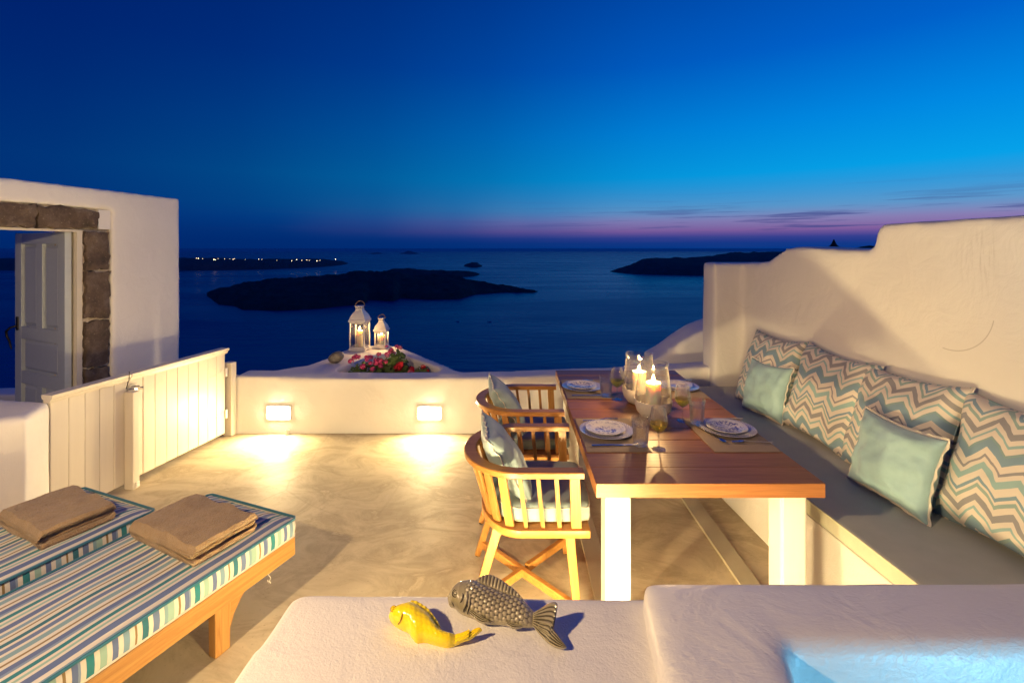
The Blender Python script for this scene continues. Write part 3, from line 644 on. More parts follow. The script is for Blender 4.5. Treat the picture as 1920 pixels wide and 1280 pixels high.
lft = [a[0], (a[3][0], a[3][1] + .02), a[3], (a[4][0], a[4][1]), (a[4][0] + .05, .3), (a[5][0] + .03, .3), a[5]]
add_extr(bm, [(x, y, -.2) for x, y in lft], (0, 0, ZR + .2))
add_extr(bm, [(a[3][0] - .05, .3, -.2), (a[2][0] + 1.2, .3, -.2), (a[2][0] + 1.2, a[3][1] + .02, -.2), (a[3][0] - .05, a[3][1] + .02, -.2)], (0, 0, .45))
tag(plaster('plunge_pool', bm, 'pool_paint', .014, 26, .004, 3), 'raised white plunge pool rim in the right foreground, blue light inside', 'pool')

# evening haze over the sea
bm = bmesh.new(); add_box(bm, (0, 21400, -135.5), (123000, 43400, 277)); hz = obj('haze', bm, 'sea', None, smooth=False); tag(hz, kind='stuff')
hm = bpy.data.materials.new('haze'); hm.use_nodes = True; ht = hm.node_tree; ht.nodes.clear(); pv = ht.nodes.new('ShaderNodeVolumePrincipled'); ho = ht.nodes.new('ShaderNodeOutputMaterial')
pv.inputs['Color'].default_value = (.35, .55, .95, 1); pv.inputs['Density'].default_value = 3.0e-5; pv.inputs['Anisotropy'].default_value = .0; ht.links.new(pv.outputs[0], ho.inputs['Volume'])
hz.data.materials.clear(); hz.data.materials.append(hm)
# ================================================================== LAMPS OF THE TERRACE
WARM = (1.0, .72, .32)
def area(name, parent, loc, rot, sx, sy, power, col=WARM, spread=150):
    l = bpy.data.lights.new(name, 'AREA'); l.shape = 'RECTANGLE'; l.size = sx; l.size_y = sy; l.energy = power; l.color = col; l.spread = R(spread)
    o = bpy.data.objects.new(name, l); link(o, parent); o.location = loc; o.rotation_euler = rot; return o
def point(name, parent, loc, power, col=WARM, r=.03):
    l = bpy.data.lights.new(name, 'POINT'); l.energy = power; l.color = col; l.shadow_soft_size = r
    o = bpy.data.objects.new(name, l); link(o, parent); o.location = loc; return o
def wall_light(label, loc, rz, power, group, tilt=-84, spread=180):
    """recessed rectangular step light; local -y is out of the wall"""
    t = thing('wall_light', label, 'wall light', loc, rz, group)
    bm = bmesh.new()
    for c, s in (((0, 0, .062), (.236, .016, .014)), ((0, 0, -.062), (.236, .016, .014)), ((-.111, 0, 0), (.014, .016, .110)), ((.111, 0, 0), (.014, .016, .110))): add_box(bm, c, s, None, .003)
    obj('frame', bm, 'metal_white', t); box('lens', (0, -.010, 0), (.190, .034, .096), 'lamp_lens', t, .016, 5)
    for x in (-.111, .111): tube('screw', [(x, -.009, .0), (x, -.0105, .0)], .003, 'steel', t)
    area('lamp', t, (0, -.0295, 0), (R(tilt), 0, 0), .15, .06, power, WARM, spread); return t
PB = 28
wall_light('left of the two lit wall lights in the sea-side parapet', (-2.18, YB - .008, .197), 0, PB, 'recessed lights in the parapet')
wall_light('right of the two lit wall lights in the sea-side parapet', (-.77, YB - .008, .193), 0, PB, 'recessed lights in the parapet')
PN = 36
wall_light('wall light facing the dining table on the far side of the pool', (.50, 1.228, .29), R(180), PN * .85, 'recessed lights behind the foreground walls', -95)
wall_light('wall light facing the sea on the far side of the fish wall', (-.20, 1.240, .29), R(180), PN * 1.1, 'recessed lights behind the foreground walls', -95)
# house lamp behind the photographer, to the left
t = thing('house_lamp', 'warm house lamp behind the viewer on the left', 'lamp', (-1.55, .25, 2.15))
lathe('shade', [(.0, .12), (.05, .12), (.09, .0), (.088, .0), (.046, .115), (0, .115)], 'dark_iron', t, 20)
point('lamp', t, (0, 0, -.01), 275, (1.0, .69, .35), .05)
# pool light
t = thing('pool_light', 'blue underwater light of the plunge pool', 'light', (1.35, .42, .45))
lathe('lens', [(0, 0), (.06, 0), (.05, .02), (0, .025)], 'pane', t, 20)
point('lamp', t, (0, -.08, .16), 26, (.20, .68, 1.0), .15)

# white drain stub at the foot of the parapet
t = thing('drain_pipe', 'short white pipe stub at the foot of the parapet', 'pipe', (up(538, 815, 0).x, YB - .03, 0))
lathe('pipe', [(0, 0), (.018, 0), (.018, .045), (.014, .045), (.014, .03), (0, .03)], 'white_paint', t, 16)

# ================================================================== GATE
t = thing('wooden_gate', 'cream boarded wooden gate with moulded cap at the left', 'gate', (0, 0, 0))
G0, G1 = Vector((-2.873, 3.012, 0)), Vector((-2.618, 4.452, 0)); gd = (G1 - G0).normalized(); gn = Vector((gd.y, -gd.x, 0)); GL = (G1 - G0).length
gm = Matrix((gd, -gn, Vector((0, 0, 1)))).transposed().to_4x4(); gm.translation = G0
def gx(px): # picture x of a joint -> distance along the gate
    k = (px - 960) / F; return (G0.x - k * G0.y) / (k * gd.y - gd.x)
def gbox(name, x0, x1, y0, y1, z0, z1, mat='gate_paint', bev=.003):
    bm = bmesh.new(); add_box(bm, ((x0 + x1) / 2, (y0 + y1) / 2, (z0 + z1) / 2), (x1 - x0, y1 - y0, z1 - z0), None, bev); o = obj(name, bm, mat, t, 14); o.matrix_local = gm; return o
jl = [gx(v / 3.2) for v in (300, 412, 510, 598, 684, 765)]; jr = [gx(v / 3.2) for v in (768, 858, 930, 1000, 1066, 1130, 1190, 1247, 1300, 1350)]
rr = random.Random(5)
for a, b in zip(jl, jl[1:]): gbox('board', a + .0012, b - .0012, -.001 + rr.uniform(-.001, .001), .021, .035, .775, bev=.0035)
for a, b in zip(jr, jr[1:]): gbox('board', a + .0012, b - .0012, rr.uniform(-.001, .001), .022, .045, .775, bev=.0035)
for x0, x1 in ((jl[0], jl[-1] - .01), (jr[0] + .01, jr[-1])):
    for z in (.16, .64): gbox('brace_rail', x0, x1, .0225, .045, z - .045, z + .045)
# moulded cap rail, two lengths
def cap(x0, x1):
    pr = [(-.012, .772), (-.018, .782), (-.020, .792), (-.030, .800), (-.034, .812), (-.034, .822), (.050, .822), (.050, .800), (.036, .790), (.034, .772)]
    bm = bmesh.new(); add_extr(bm, [(x0, y, z) for y, z in pr], (x1 - x0, 0, 0)); o = obj('cap_rail', bm, 'gate_paint', t, 25); o.matrix_local = gm
cap(jl[0] - .012, jr[0] - .003); cap(jr[0] + .003, jr[-1] + .012)
xp = gx(240); gbox('post', xp - .034, xp + .020, -.078, -.0045, 0, .70, bev=.005)
xq = gx(433); gbox('post', xq - .028, xq + .035, -.03, .06, 0, .675, bev=.006)
gbox('post', xq + .040, xq + .105, .0, .09, .0, .535, bev=.006)
for z in (.60, .22):
    o = gbox('hinge', jr[-1] - .008, jr[-1] + .018, -.014, -.002, z - .04, z + .04, 'metal_white', .003)
    bm = bmesh.new(); add_tube(bm, [(jr[-1] - .012 - .16 * k / 8, -.002, z + .028 - .004 * k + .008 * math.sin(k * 1.9)) for k in range(9)], .002, 6); o = obj('hinge_strap', bm, 'gate_paint', t); o.matrix_local = gm
zl = .705
o = gbox('latch', xp - .005, xp + .075, -.016, -.004, zl - .015, zl + .01, 'chrome', .002)
for k, (dx, dz, r) in enumerate(((.0, .0, .011), (.04, .012, .008), (.07, -.004, .010))):
    bm = bmesh.new(); add_tube(bm, [(xp + dx, -.012, zl + dz), (xp + dx + .02, -.035, zl + dz)], r, 10); o = obj('latch_knob', bm, 'chrome', t); o.matrix_local = gm
bm = bmesh.new(); add_box(bm, (xp + .028, -.012, zl + .03), (.06, .012, .012), None, .003); o = obj('latch_bar', bm, 'gate_paint', t); o.matrix_local = gm
bm = bmesh.new(); add_tube(bm, [(xp - .02, -.006, .72), (xp - .02, -.03, .78), (xp - .02, -.037, .83), (xp - .018, -.030, .845)], .0025, 6); o = obj('hook', bm, 'dark_iron', t); o.matrix_local = gm
gbox('post_foot', xp - .012, xp + .016, -.085, -.077, .01, .05, 'white_paint', .002)

# ================================================================== LOUNGERS
LA = R(-22)
def lounger(origin, label):
    t = thing('sun_lounger', label, 'sun lounger', (origin[0], origin[1], 0), LA, 'sun loungers on the terrace')
    w, L, z0, z1 = .61, 2.0, .315, .41
    # mattress: striped top, striped side band, piping
    vs, fs = [], []; nx_, ny_ = 16, 50
    for j in range(ny_ + 1):
        for i in range(nx_ + 1):
            u, v = -1 + 2 * i / nx_, j / ny_; x = u * w / 2; y = -L * v
            e = min(1, (1 - abs(u)) * 8, v * 26, (1 - v) * 26)
            z = z1 - .010 + .016 * math.sin(e * math.pi / 2) + .006 * noise.noise(Vector((x * 5, y * 5, origin[0]))) * e - .010 * math.exp(-((v) / .06) ** 2) * (1 - u * u)
            vs.append((x, y, z))
    for j in range(ny_):
        for i in range(nx_): a = j * (nx_ + 1) + i; fs.append((a, a + 1, a + nx_ + 2, a + nx_ + 1))
    mt = pyobj('mattress', vs, fs, 'stripe_top', t, 180)
    per = [(w / 2, -.015), (w / 2, -L + .015), (w / 2 - .015, -L), (-w / 2 + .015, -L), (-w / 2, -L + .015), (-w / 2, -.015), (-w / 2 + .015, 0), (w / 2 - .015, 0)]
    bm = bmesh.new(); rows = []
    P = []
    for a, b in zip(per, per[1:] + per[:1]):
        k = max(1, int(math.hypot(b[0] - a[0], b[1] - a[1]) / .05)); P += [(a[0] + (b[0] - a[0]) * i / k, a[1] + (b[1] - a[1]) * i / k) for i in range(k)]
    for k in range(5):
        q = math.sin(math.pi * k / 4) * .007
        rows.append([bm.verts.new((x * (1 + q / .3), y + (q if y > -1 else -q) * (1 if abs(x) < w / 2 - .01 else 0), z0 + (z1 - .010 - z0) * k / 4)) for x, y in P])
    for a, b in zip(rows, rows[1:]):
        for i in range(len(P)): j = (i + 1) % len(P); bm.faces.new((a[i], a[j], b[j], b[i]))
    bm.faces.new(rows[0][::-1]); obj('side_band', bm, 'stripe_side', mt, 60)
    for z in (z1 - .008, z0 + .006): tube('piping', [(x * 1.008, y + (.003 if y > -1 else -.003), z) for x, y in P], .0065 if z > .35 else .004, 'piping_teal' if z > .35 else 'trim', mt, 8, True)
    # timber frame
    for s in (-1, 1): box('side_rail', (s * (w / 2 - .016), -L / 2 - .0, .268), (.034, L - .01, .088), 'lounger_wood', t, .004)
    for y in (-.022, -L + .022): box('end_rail', (0, y, .268), (w - .068, .03, .084), 'lounger_wood', t, .004)
    for k in range(9): box('slat', (0, -.16 - k * .21, .3035), (w - .07, .07, .016), 'lounger_wood', t, .002)
    for s in (-1, 1):
        for y in (-.36, -L + .36):
            x = s * (w / 2 - .058)
            beam('leg', (x, y, .30), (x, y, 0), .075, .046, (0, 1, 0), 'lounger_wood_z', t, .068, .044)
            # curved bracket from the leg up to the rail
            d = 1 if y > -1 else -1; pr = [(0, .225), (.155 * d, .225), (.12 * d, .205), (.085 * d, .172), (.055 * d, .13), (.0375 * d, .085), (.0, .085)]
            bm = bmesh.new(); add_extr(bm, [(x - .018, y + a + .0 * d, b) for a, b in pr], (.036, 0, 0), .002); obj('bracket', bm, 'lounger_wood', t)
    for y in (-.36, -L + .36): box('cross_rail', (0, y - .005, .165), (w - .165, .03, .055), 'lounger_wood', t, .003)
    bm = bmesh.new(); add_tube(bm, [(.30, -.16, .222), (.312, -.155, .205), (.316, -.17, .19), (.306, -.168, .20), (.302, -.155, .185), (.308, -.15, .178)], .0013, 6); obj('tie_cord', bm, 'trim', t)
    return t
lounger((-1.35, 2.503), 'nearer striped sun lounger whose timber leg shows by the foreground wall')
lounger((-2.10, 2.572), 'farther striped sun lounger at the left edge beside the gate')
def towel(lo, cx, cy, sx, sy, rz, label):
    c = Matrix.Rotation(LA, 3, 'Z') @ Vector((cx, cy, 0)); t = thing('folded_towel', label, 'towel', (lo[0] + c.x, lo[1] + c.y, .412), LA + rz, 'folded towels on the loungers')
    # cloth folded in half twice: a strip bent round the left edge
    def fold(name, path, th, seed, pz=0):
        bm = bmesh.new(); n = len(path); rings = []; ny_ = 22
        nor = []
        for i in range(n):
            a = Vector(path[max(i - 1, 0)]); b = Vector(path[min(i + 1, n - 1)]); d = (b - a).normalized(); nor.append(Vector((-d.y, d.x)))
        loop = [Vector(p) + q * th / 2 for p, q in zip(path, nor)] + [Vector(path[-1]) + (Vector(path[-1]) - Vector(path[-2])).normalized() * th * .45] + [Vector(p) - q * th / 2 for p, q in zip(path, nor)][::-1] + [Vector(path[0]) + (Vector(path[0]) - Vector(path[1])).normalized() * th * .45]
        for j in range(ny_ + 1):
            v = -1 + 2 * j / ny_; k = 1 - .5 * max(0, abs(v) - .93) / .07; ring = []
            for p in loop:
                q = Vector((p.x, v * sy / 2, p.y)); f = noise.noise(Vector((q.x * 7, q.y * 7, seed))) * .011 + noise.noise(Vector((q.x * 19, q.y * 19, seed + 4))) * .004
                mid = sum((l.y for l in loop)) / len(loop)
                ring.append(bm.verts.new((q.x + .006 * noise.noise(Vector((q.y * 9, q.z * 9, seed))), q.y + .01 * noise.noise(Vector((q.x * 6, q.z * 11, seed + 2))), (mid + (q.z - mid) * k) * 1.3 + (f if q.z > .012 else 0))))
            rings.append(ring)
        L_ = len(loop)
        for a, b in zip(rings, rings[1:]):
            for i in range(L_): bm.faces.new((a[i], a[(i + 1) % L_], b[(i + 1) % L_], b[i]))
        bm.faces.new(rings[0][::-1]); bm.faces.new(rings[-1]); o = obj(name, bm, 'towel', t, 180)
        sb = o.modifiers.new('fine', 'SUBSURF'); sb.subdivision_type = 'SIMPLE'; sb.levels = sb.render_levels = 3
        tx = bpy.data.textures.get('terry') or bpy.data.textures.new('terry', 'CLOUDS'); tx.noise_scale = .006; dp = o.modifiers.new('pile', 'DISPLACE'); dp.texture = tx; dp.strength = .007; dp.mid_level = .5; return o
    h = sx / 2; N = 14
    arc = lambda x, z, r: [(x - r * math.sin(math.pi * k / 8), z - r * math.cos(math.pi * k / 8)) for k in range(9)]
    outer = [(h - .01 - (sx - .05) * i / N, .0105) for i in range(N)] + arc(-h + .034, .0335, .023) + [(-h + .05 + (sx - .055) * i / N, .0565 + .003 * math.sin(i)) for i in range(1, N + 1)]
    inner = [(h - .025 - (sx - .10) * i / N, .0275) for i in range(N)] + arc(-h + .062, .0335, .0062) + [(-h + .07 + (sx - .10) * i / N, .0395) for i in range(1, N + 1)]
    fold('outer_fold', outer, .020, cx * 9 + lo[0]); fold('inner_fold', inner, .0105, cx * 5 + 3 + lo[0])
towel((-1.35, 2.503), .0, -.30, .47, .30, R(-3), 'folded brown towel on the nearer lounger')
towel((-2.10, 2.572), .02, -.262, .43, .29, R(-4), 'folded brown towel on the farther lounger')

# ================================================================== TABLE
TX0, TX1, TY0, TY1, TZ = .350, 1.307, 2.012, 3.892, .75
t = thing('dining_table', 'wooden plank-topped dining table on white legs, laid for dinner', 'table', ((TX0 + TX1) / 2, (TY0 + TY1) / 2, 0))
cx, cy = t.location.x, t.location.y; npk = 12; pw = (TY1 - TY0) / npk
for k in range(npk):
    y0 = TY0 - cy + k * pw; g = .0022
    box('plank', (0, y0 + pw / 2, .722), (TX1 - TX0 - (.0 if k in (0, npk - 1) else .001), pw - 2 * g, .056 if 0 < k < npk - 1 else .060), 'table_wood', t, .0025)
for s in (-1, 1): box('under_rail', (s * .36, 0, .672), (.05, TY1 - TY0 - .30, .038), 'table_edge_wood', t, .003)
LXS = (.403 + .056 - cx, 1.162 + .056 - cx)
for x in LXS:
    for y in (TY0 - cy + .13, TY1 - cy - .13):
        beam('leg', (x, y, 0), (x, y, .690), .112, .112, (1, 0, 0), 'white_paint', t)
    box('floor_runner', (x, 0, .011), (.105, TY1 - TY0 - .38, .018), 'runner_paint', t, .003)
for y in (TY0 - cy + .13, TY1 - cy - .13): box('leg_rail', (0, y, .672), (LXS[1] - LXS[0] - .116, .05, .034), 'white_paint', t, .003)

# placemats, plates, cutlery, glasses
for nm, x0, x1, y0, y1 in (('near left', .362, .672, 2.325, 2.785), ('far left', .362, .672, 3.160, 3.600), ('near right', .975, 1.297, 2.325, 2.785), ('far right', .975, 1.297, 3.160, 3.600)):
    m_ = box('placemat', (0, 0, 0), (x1 - x0, y1 - y0, .003), 'placemat', None, .001); m_.location = ((x0 + x1) / 2, (y0 + y1) / 2, TZ + .0026)
    tag(m_, 'brown woven placemat at the %s seat of the table' % nm, 'placemat', 'placemats on the table')
ZP = TZ + .0045
def charger(x, y, label):
    o = lathe('charger_plate', [(0, .004), (.085, .004), (.092, .007), (.125, .013), (.1415, .0165), (.1425, .0155), (.13, .010), (.095, .002), (.08, 0), (0, 0)], 'charger_china', None, 64); o.location = (x, y, ZP)
    return tag(o, label, 'plate', 'large plates')
def small_plate(x, y, label, mat, rot=0):
    def wob(a, k): return 1 + (.035 * abs(math.sin(a * 4 + rot)) - .018) * (1 if k in (3, 4, 5, 6) else .0)
    o = lathe('side_plate', [(0, .005), (.062, .005), (.070, .009), (.092, .016), (.1035, .0185), (.1045, .017), (.092, .009), (.072, .002), (.06, 0), (0, 0)], mat, None, 72, wob=wob); o.location = (x, y, ZP + .0055)
    return tag(o, label, 'plate', 'small scalloped plates')
for x, y, nm, mt in ((.503, 2.576, 'near left', 'plate_china'), (.494, 3.393, 'far left', 'plate_china_dense'), (1.160, 2.600, 'near right', 'plate_china_dense'), (1.165, 3.400, 'far right', 'plate_china')):
    charger(x, y, 'large blue-rimmed plate at the %s place setting' % nm); small_plate(x - .004, y + .004, 'scalloped blue-flowered plate stacked at the %s place setting' % nm, mt, x)
def knife(x, y, rz, label):
    t = thing('knife', label, 'knife', (x, y, ZP + .001), rz, 'table knives')
    extr('handle', [(-.115, -.006, 0), (-.118, 0, 0), (-.115, .006, 0), (0, .005, 0), (0, -.004, 0)], (0, 0, .005), 'steel', t, .0015)
    extr('blade', [(.0003, -.004, .001), (.0003, .006, .001), (.085, .0095, .001), (.108, .006, .001), (.117, -.002, .001), (.10, -.004, .001)], (0, 0, .002), 'steel', t, .0006)
def fork(x, y, rz, label, k=1.0):
    t = thing('fork', label, 'fork', (x, y, ZP + .001), rz, 'table forks'); n = 14
    prof = lambda u: .003 + .009 * math.exp(-((u + .02 * k) / .03) ** 2) * 0 + .006 * math.exp(-((u - .045) / .03) ** 2)
    bm = bmesh.new(); pts = [(-.10 + .145 * i / n, .0055 - .003 * math.sin(math.pi * i / n)) for i in range(n + 1)]
    U = [bm.verts.new((u * k, w * k, prof(u) + .0015)) for u, w in pts]; D = [bm.verts.new((u * k, -w * k, prof(u) + .0015)) for u, w in pts]; U2 = [bm.verts.new((u * k, w * k, prof(u))) for u, w in pts]; D2 = [bm.verts.new((u * k, -w * k, prof(u))) for u, w in pts]
    for i in range(n):
        bm.faces.new((D[i], D[i + 1], U[i + 1], U[i])); bm.faces.new((U2[i], U2[i + 1], D2[i + 1], D2[i])); bm.faces.new((U[i], U[i + 1], U2[i + 1], U2[i])); bm.faces.new((D2[i], D2[i + 1], D[i + 1], D[i]))
    bm.faces.new((U[0], U2[0], D2[0], D[0])); bm.faces.new((D[-1], D2[-1], U2[-1], U[-1])); obj('handle', bm, 'steel', t, 50)
    extr('head', [(.0455 * k, -.005 * k, .008), (.058 * k, -.011 * k, .007), (.066 * k, -.0115 * k, .006), (.066 * k, .0115 * k, .006), (.058 * k, .011 * k, .007), (.0455 * k, .005 * k, .008)], (0, 0, .0015), 'steel', t, .0004)
    for j in range(4): beam('tine', (.0663 * k, (-.0093 + .0062 * j) * k, .0065), (.104 * k, (-.0086 + .0057 * j) * k, .0045), .0034 * k, .0016, (0, 1, 0), 'steel', t)
def spoon(x, y, rz, label):
    t = thing('dessert_spoon', label, 'spoon', (x, y, ZP + .001), rz, 'dessert spoons')
    beam('handle', (-.085, 0, .003), (.0375, 0, .006), .007, .0022, (0, 1, 0), 'steel', t, .005)
    bm = bmesh.new(); add_lathe(bm, [(0, -.006), (.009, -.004), (.014, .0), (.0145, .0005), (.0095, -.003), (0, -.0048)], 20); bmesh.ops.scale(bm, vec=(1.5, 1, 1), verts=bm.verts); bmesh.ops.translate(bm, vec=(.0585, 0, .0075), verts=bm.verts); obj('bowl', bm, 'steel', t, 60)
knife(.51, 2.395, R(2), 'knife in front of the near left plate'); knife(.515, 3.205, R(2), 'knife in front of the far left plate'); knife(1.205, 2.768, R(180), 'knife behind the near right plate'); knife(1.21, 3.575, R(180), 'knife behind the far right plate')
fork(.50, 2.748, R(8), 'fork behind the near left plate'); fork(.495, 3.560, R(6), 'fork behind the far left plate'); fork(1.21, 2.432, R(178), 'fork in front of the near right plate')
spoon(.690, 2.70, R(62), 'spoon beside the tumbler at the near left plate'); fork(1.030, 2.585, R(104), 'small fork at the head of the near right placemat', .72); spoon(1.05, 2.50, R(-76), 'spoon at the head of the near right placemat')
def wine_glass(x, y, label):
    t = thing('wine_glass', label, 'wine glass', (x, y, TZ + .0005 + (.0045 if x < .70 and False else 0)), 0, 'wine glasses')
    lathe('bowl', [(0, .078), (.006, .078), (.013, .0825), (.029, .0955), (.041, .115), (.045, .132), (.043, .155), (.037, .185), (.0338, .203), (.0322, .203), (.0353, .185), (.0413, .155), (.0432, .132), (.0392, .1155), (.0272, .097), (.011, .0845), (0, .0835)], 'crystal', t, 48)
    lathe('wine', [(0, .0838), (.0108, .0848), (.0269, .0973), (.0388, .1158), (.0423, .128), (0, .128)], 'wine', t, 40)
    lathe('stem', [(0, .079), (.0052, .079), (.0036, .06), (.0034, .03), (.0042, .012), (.007, .007), (0, .006)], 'crystal', t, 16)
    lathe('foot', [(.007, .006), (.02, .0035), (.034, .0015), (.0345, .0), (0, 0), (0, .006)], 'crystal', t, 40)
wine_glass(.717, 2.364, 'glass of white wine nearest the front edge of the table'); wine_glass(.971, 2.752, 'glass of white wine to the right of the candle vases'); wine_glass(.682, 3.14, 'glass of white wine at the far left place setting')
def tumbler(x, y, label, flute):
    t = thing('water_tumbler', label, 'tumbler', (x, y, TZ + .0045), 0, 'water tumblers')
    def wob(a, k): return 1 + (.020 * math.cos(a * 12) if flute and k in (3, 4, 5, 6) else 0)
    lathe('glass', [(0, .0), (.034, .0), (.0355, .004), (.0385, .055), (.0425, .105), (.0455, .137), (.0445, .1375), (.0405, .105), (.0365, .055), (.033, .016), (0, .014)], 'crystal', t, 72, wob=wob)
    lathe('water', [(0, .0145), (.0325, .0165), (.0358, .055), (.039, .097), (0, .097)], 'water', t, 40)
tumbler(.640, 2.405, 'fluted water tumbler in front of the near candle vase', True); tumbler(1.030, 2.693, 'water tumbler beside the near right plate', False); tumbler(.622, 3.197, 'water tumbler beside the far left plate', True)
def candle(loc, r, h, label, power, group, big=1.0):
    t = thing('pillar_candle', label, 'candle', loc, 0, group)
    lathe('wax', [(0, 0), (r, 0), (r, h - .004), (r - .003, h), (r - .008, h - .001), (r * .5, h - .006), (0, h - .006)], 'wax', t, 32)
    tube('wick', [(0, 0, h - .006), (.0005, 0, h + .008)], .0012, 'black', t)
    lathe('flame', [(0, h + .003), (.0048 * big, h + .009), (.0062 * big, h + .016), (.0048 * big, h + .026), (.0026 * big, h + .036), (0, h + .046)], 'flame', t, 16)
    point('candle_light', t, (0, 0, h + .036), power, (1, .60, .24), .004); return t
def hurricane(x, y, label, clabel):
    t = thing('hurricane_vase', label, 'candle vase', (x, y, TZ + .0005), 0, 'glass hurricane vases')
    lathe('ceramic_base', [(0, 0), (.060, 0), (.075, .008), (.096, .035), (.1065, .070), (.107, .098), (.1025, .098), (.100, .070), (.085, .048), (0, .046)], 'ceramic_matt', t, 56)
    lathe('glass_shade', [(.1045, .0985), (.1025, .13), (.097, .18), (.089, .235), (.0835, .275), (.0825, .295), (.0845, .308), (.0862, .312), (.0835, .312), (.0808, .296), (.0815, .275), (.087, .235), (.095, .18), (.1005, .13), (.1025, .099)], 'glass', t, 56)
    candle((x, y, TZ + .047), .0425, .152, clabel, 9.0, 'candles in the hurricane vases', 1.5)
hurricane(.827, 2.83, 'nearer of two glass hurricane vases with white ceramic base', 'burning white candle in the nearer hurricane vase'); hurricane(.812, 3.085, 'farther of two glass hurricane vases with white ceramic base', 'burning white candle in the farther hurricane vase')

# ================================================================== CUSHIONS
def pillow_mesh(w, h, th, seed, n=26, pinch=.09, wr=1.0):
    bm = bmesh.new(); G = {}
    for side in (1, -1):
        for i in range(n + 1):
            for j in range(n + 1):
                if side == -1 and (i in (0, n) or j in (0, n)): G[side, i, j] = G[1, i, j]; continue
                u, v = -1 + 2 * i / n, -1 + 2 * j / n
                u = math.copysign(1 - (1 - abs(u)) ** 1.25, u); v = math.copysign(1 - (1 - abs(v)) ** 1.25, v)
                x = w / 2 * u * (1 - pinch * (1 - v * v) * u * u); y = h / 2 * v * (1 - pinch * (1 - u * u) * v * v)
                k = max(0, (1 - u * u)) * max(0, (1 - v * v)); z = side * th / 2 * k ** .42
                p = Vector((u * 2.2, v * 2.2, seed + side * 3)); e = min(1, k * 4)
                ang = math.atan2(v, u); crease = math.sin(ang * 9 + seed) * max(0, (u * u + v * v) - .7) * .010
                z += side * wr * e * (.013 * noise.noise(p) + .007 * noise.noise(p * 2.7)) + side * wr * crease * min(1, k * 9)
                G[side, i, j] = bm.verts.new((x, y, z))
    for side in (1, -1):
        for i in range(n):
            for j in range(n):
                q = (G[side, i, j], G[side, i + 1, j], G[side, i + 1, j + 1], G[side, i, j + 1]); bm.faces.new(q if side == 1 else q[::-1])
    edge = [G[1, i, 0].co.copy() for i in range(n)] + [G[1, n, j].co.copy() for j in range(n)] + [G[1, i, n].co.copy() for i in range(n, 0, -1)] + [G[1, 0, j].co.copy() for j in range(n, 0, -1)]
    return bm, edge
def ruffle(name, edge, parent, mat, amp=.006, wd=.012, seed=0):
    """wavy stitched edging round a cushion"""
    E_ = []
    m = len(edge)
    for i in range(m):
        a, b = edge[i], edge[(i + 1) % m]
        k = max(1, int((b - a).length / .006))
        for q in range(k): E_.append(a.lerp(b, q / k))
    bm = bmesh.new(); A, B, Cc = [], [], []; acc = 0
    for i, p in enumerate(E_):
        d = (E_[(i + 1) % len(E_)] - E_[i - 1]).normalized(); out = Vector((d.y, -d.x, 0)); acc += .006
        zz = amp * math.sin(acc * 105 + 2 * noise.noise(Vector((acc * 6, seed, 0))))
        A.append(bm.verts.new(p - out * .004)); B.append(bm.verts.new(p + out * wd * .5 + Vector((0, 0, zz * .6)))); Cc.append(bm.verts.new(p + out * wd + Vector((0, 0, zz))))
    for P, Q in ((A, B), (B, Cc)):
        for i in range(len(P)): j = (i + 1) % len(P); bm.faces.new((P[i], P[j], Q[j], Q[i]))
    o = obj(name, bm, mat, parent, 180); s = o.modifiers.new('thickness', 'SOLIDIFY'); s.thickness = .0022; s.offset = 0; return o
def cushion(name, label, group, cat, w, h, th, mat, origin, xa, ya, seed, trim=None, wr=1.0, pinch=.12):
    t = thing(name, label, cat, origin, 0, group); frame_of(t, origin, xa, ya)
    bm, edge = pillow_mesh(w, h, th, seed, pinch=pinch, wr=wr); bmesh.ops.translate(bm, vec=(0, h / 2, 0), verts=bm.verts); edge = [e + Vector((0, h / 2, 0)) for e in edge]
    obj('cover', bm, mat, t, 180)
    if trim: ruffle('edging', edge, t, trim, seed=seed)
    else: tube('piping', edge, .0035, mat, t, 6, True)
    return t
ZS = .472
wd = Vector((.062, -1, 0)).normalized()          # along the wall towards the viewer
big = [(3.80, 1.00, .22, 'farthest of the four chevron cushions, in the corner by the pier'), (3.17, 1.00, .20, 'second chevron cushion from the pier'), (2.60, .99, .21, 'third chevron cushion from the pier, behind the nearer plain cushion'), (2.00, 1.00, .20, 'nearest chevron cushion, cut by the right edge')]
for i, (y, zt, lean, lab) in enumerate(big):
    base = Vector((XW(y) - .085 - lean * .72, y, ZS - .012)); tilt = Vector((lean * .95, 0, .59)).normalized(); roll = (.02, -.03, .05, .015)[i]
    cushion('chevron_cushion', lab, 'chevron cushions along the wall', 'cushion', .66, .62, .20, 'chevron%d' % i, base, wd + Vector((0, 0, roll)), tilt, 3.3 * i + 1, None, 1.7)
a, b = Vector((1.84, 3.82, ZS)), Vector((1.92, 3.45, ZS))
cushion('plain_cushion', 'plain sea-green cushion leaning on the farthest chevron cushion', 'plain sea-green cushions', 'cushion', .43, .41, .16, 'teal_satin', (a + b) / 2 + Vector((.0, .02, -.005)), (b - a).normalized() + Vector((0, 0, .03)), Vector((.26, .05, 1)), 21, 'trim', 1.6)
a, b = Vector((1.85, 2.664, ZS)), Vector((1.89, 2.20, ZS))
cushion('plain_cushion', 'plain sea-green cushion leaning between the nearer chevron cushions', 'plain sea-green cushions', 'cushion', .47, .40, .17, 'teal_satin', (a + b) / 2 + Vector((.0, .0, -.005)), (b - a).normalized() + Vector((0, 0, .0)), Vector((.27, .03, 1)), 33, 'trim', 1.6)

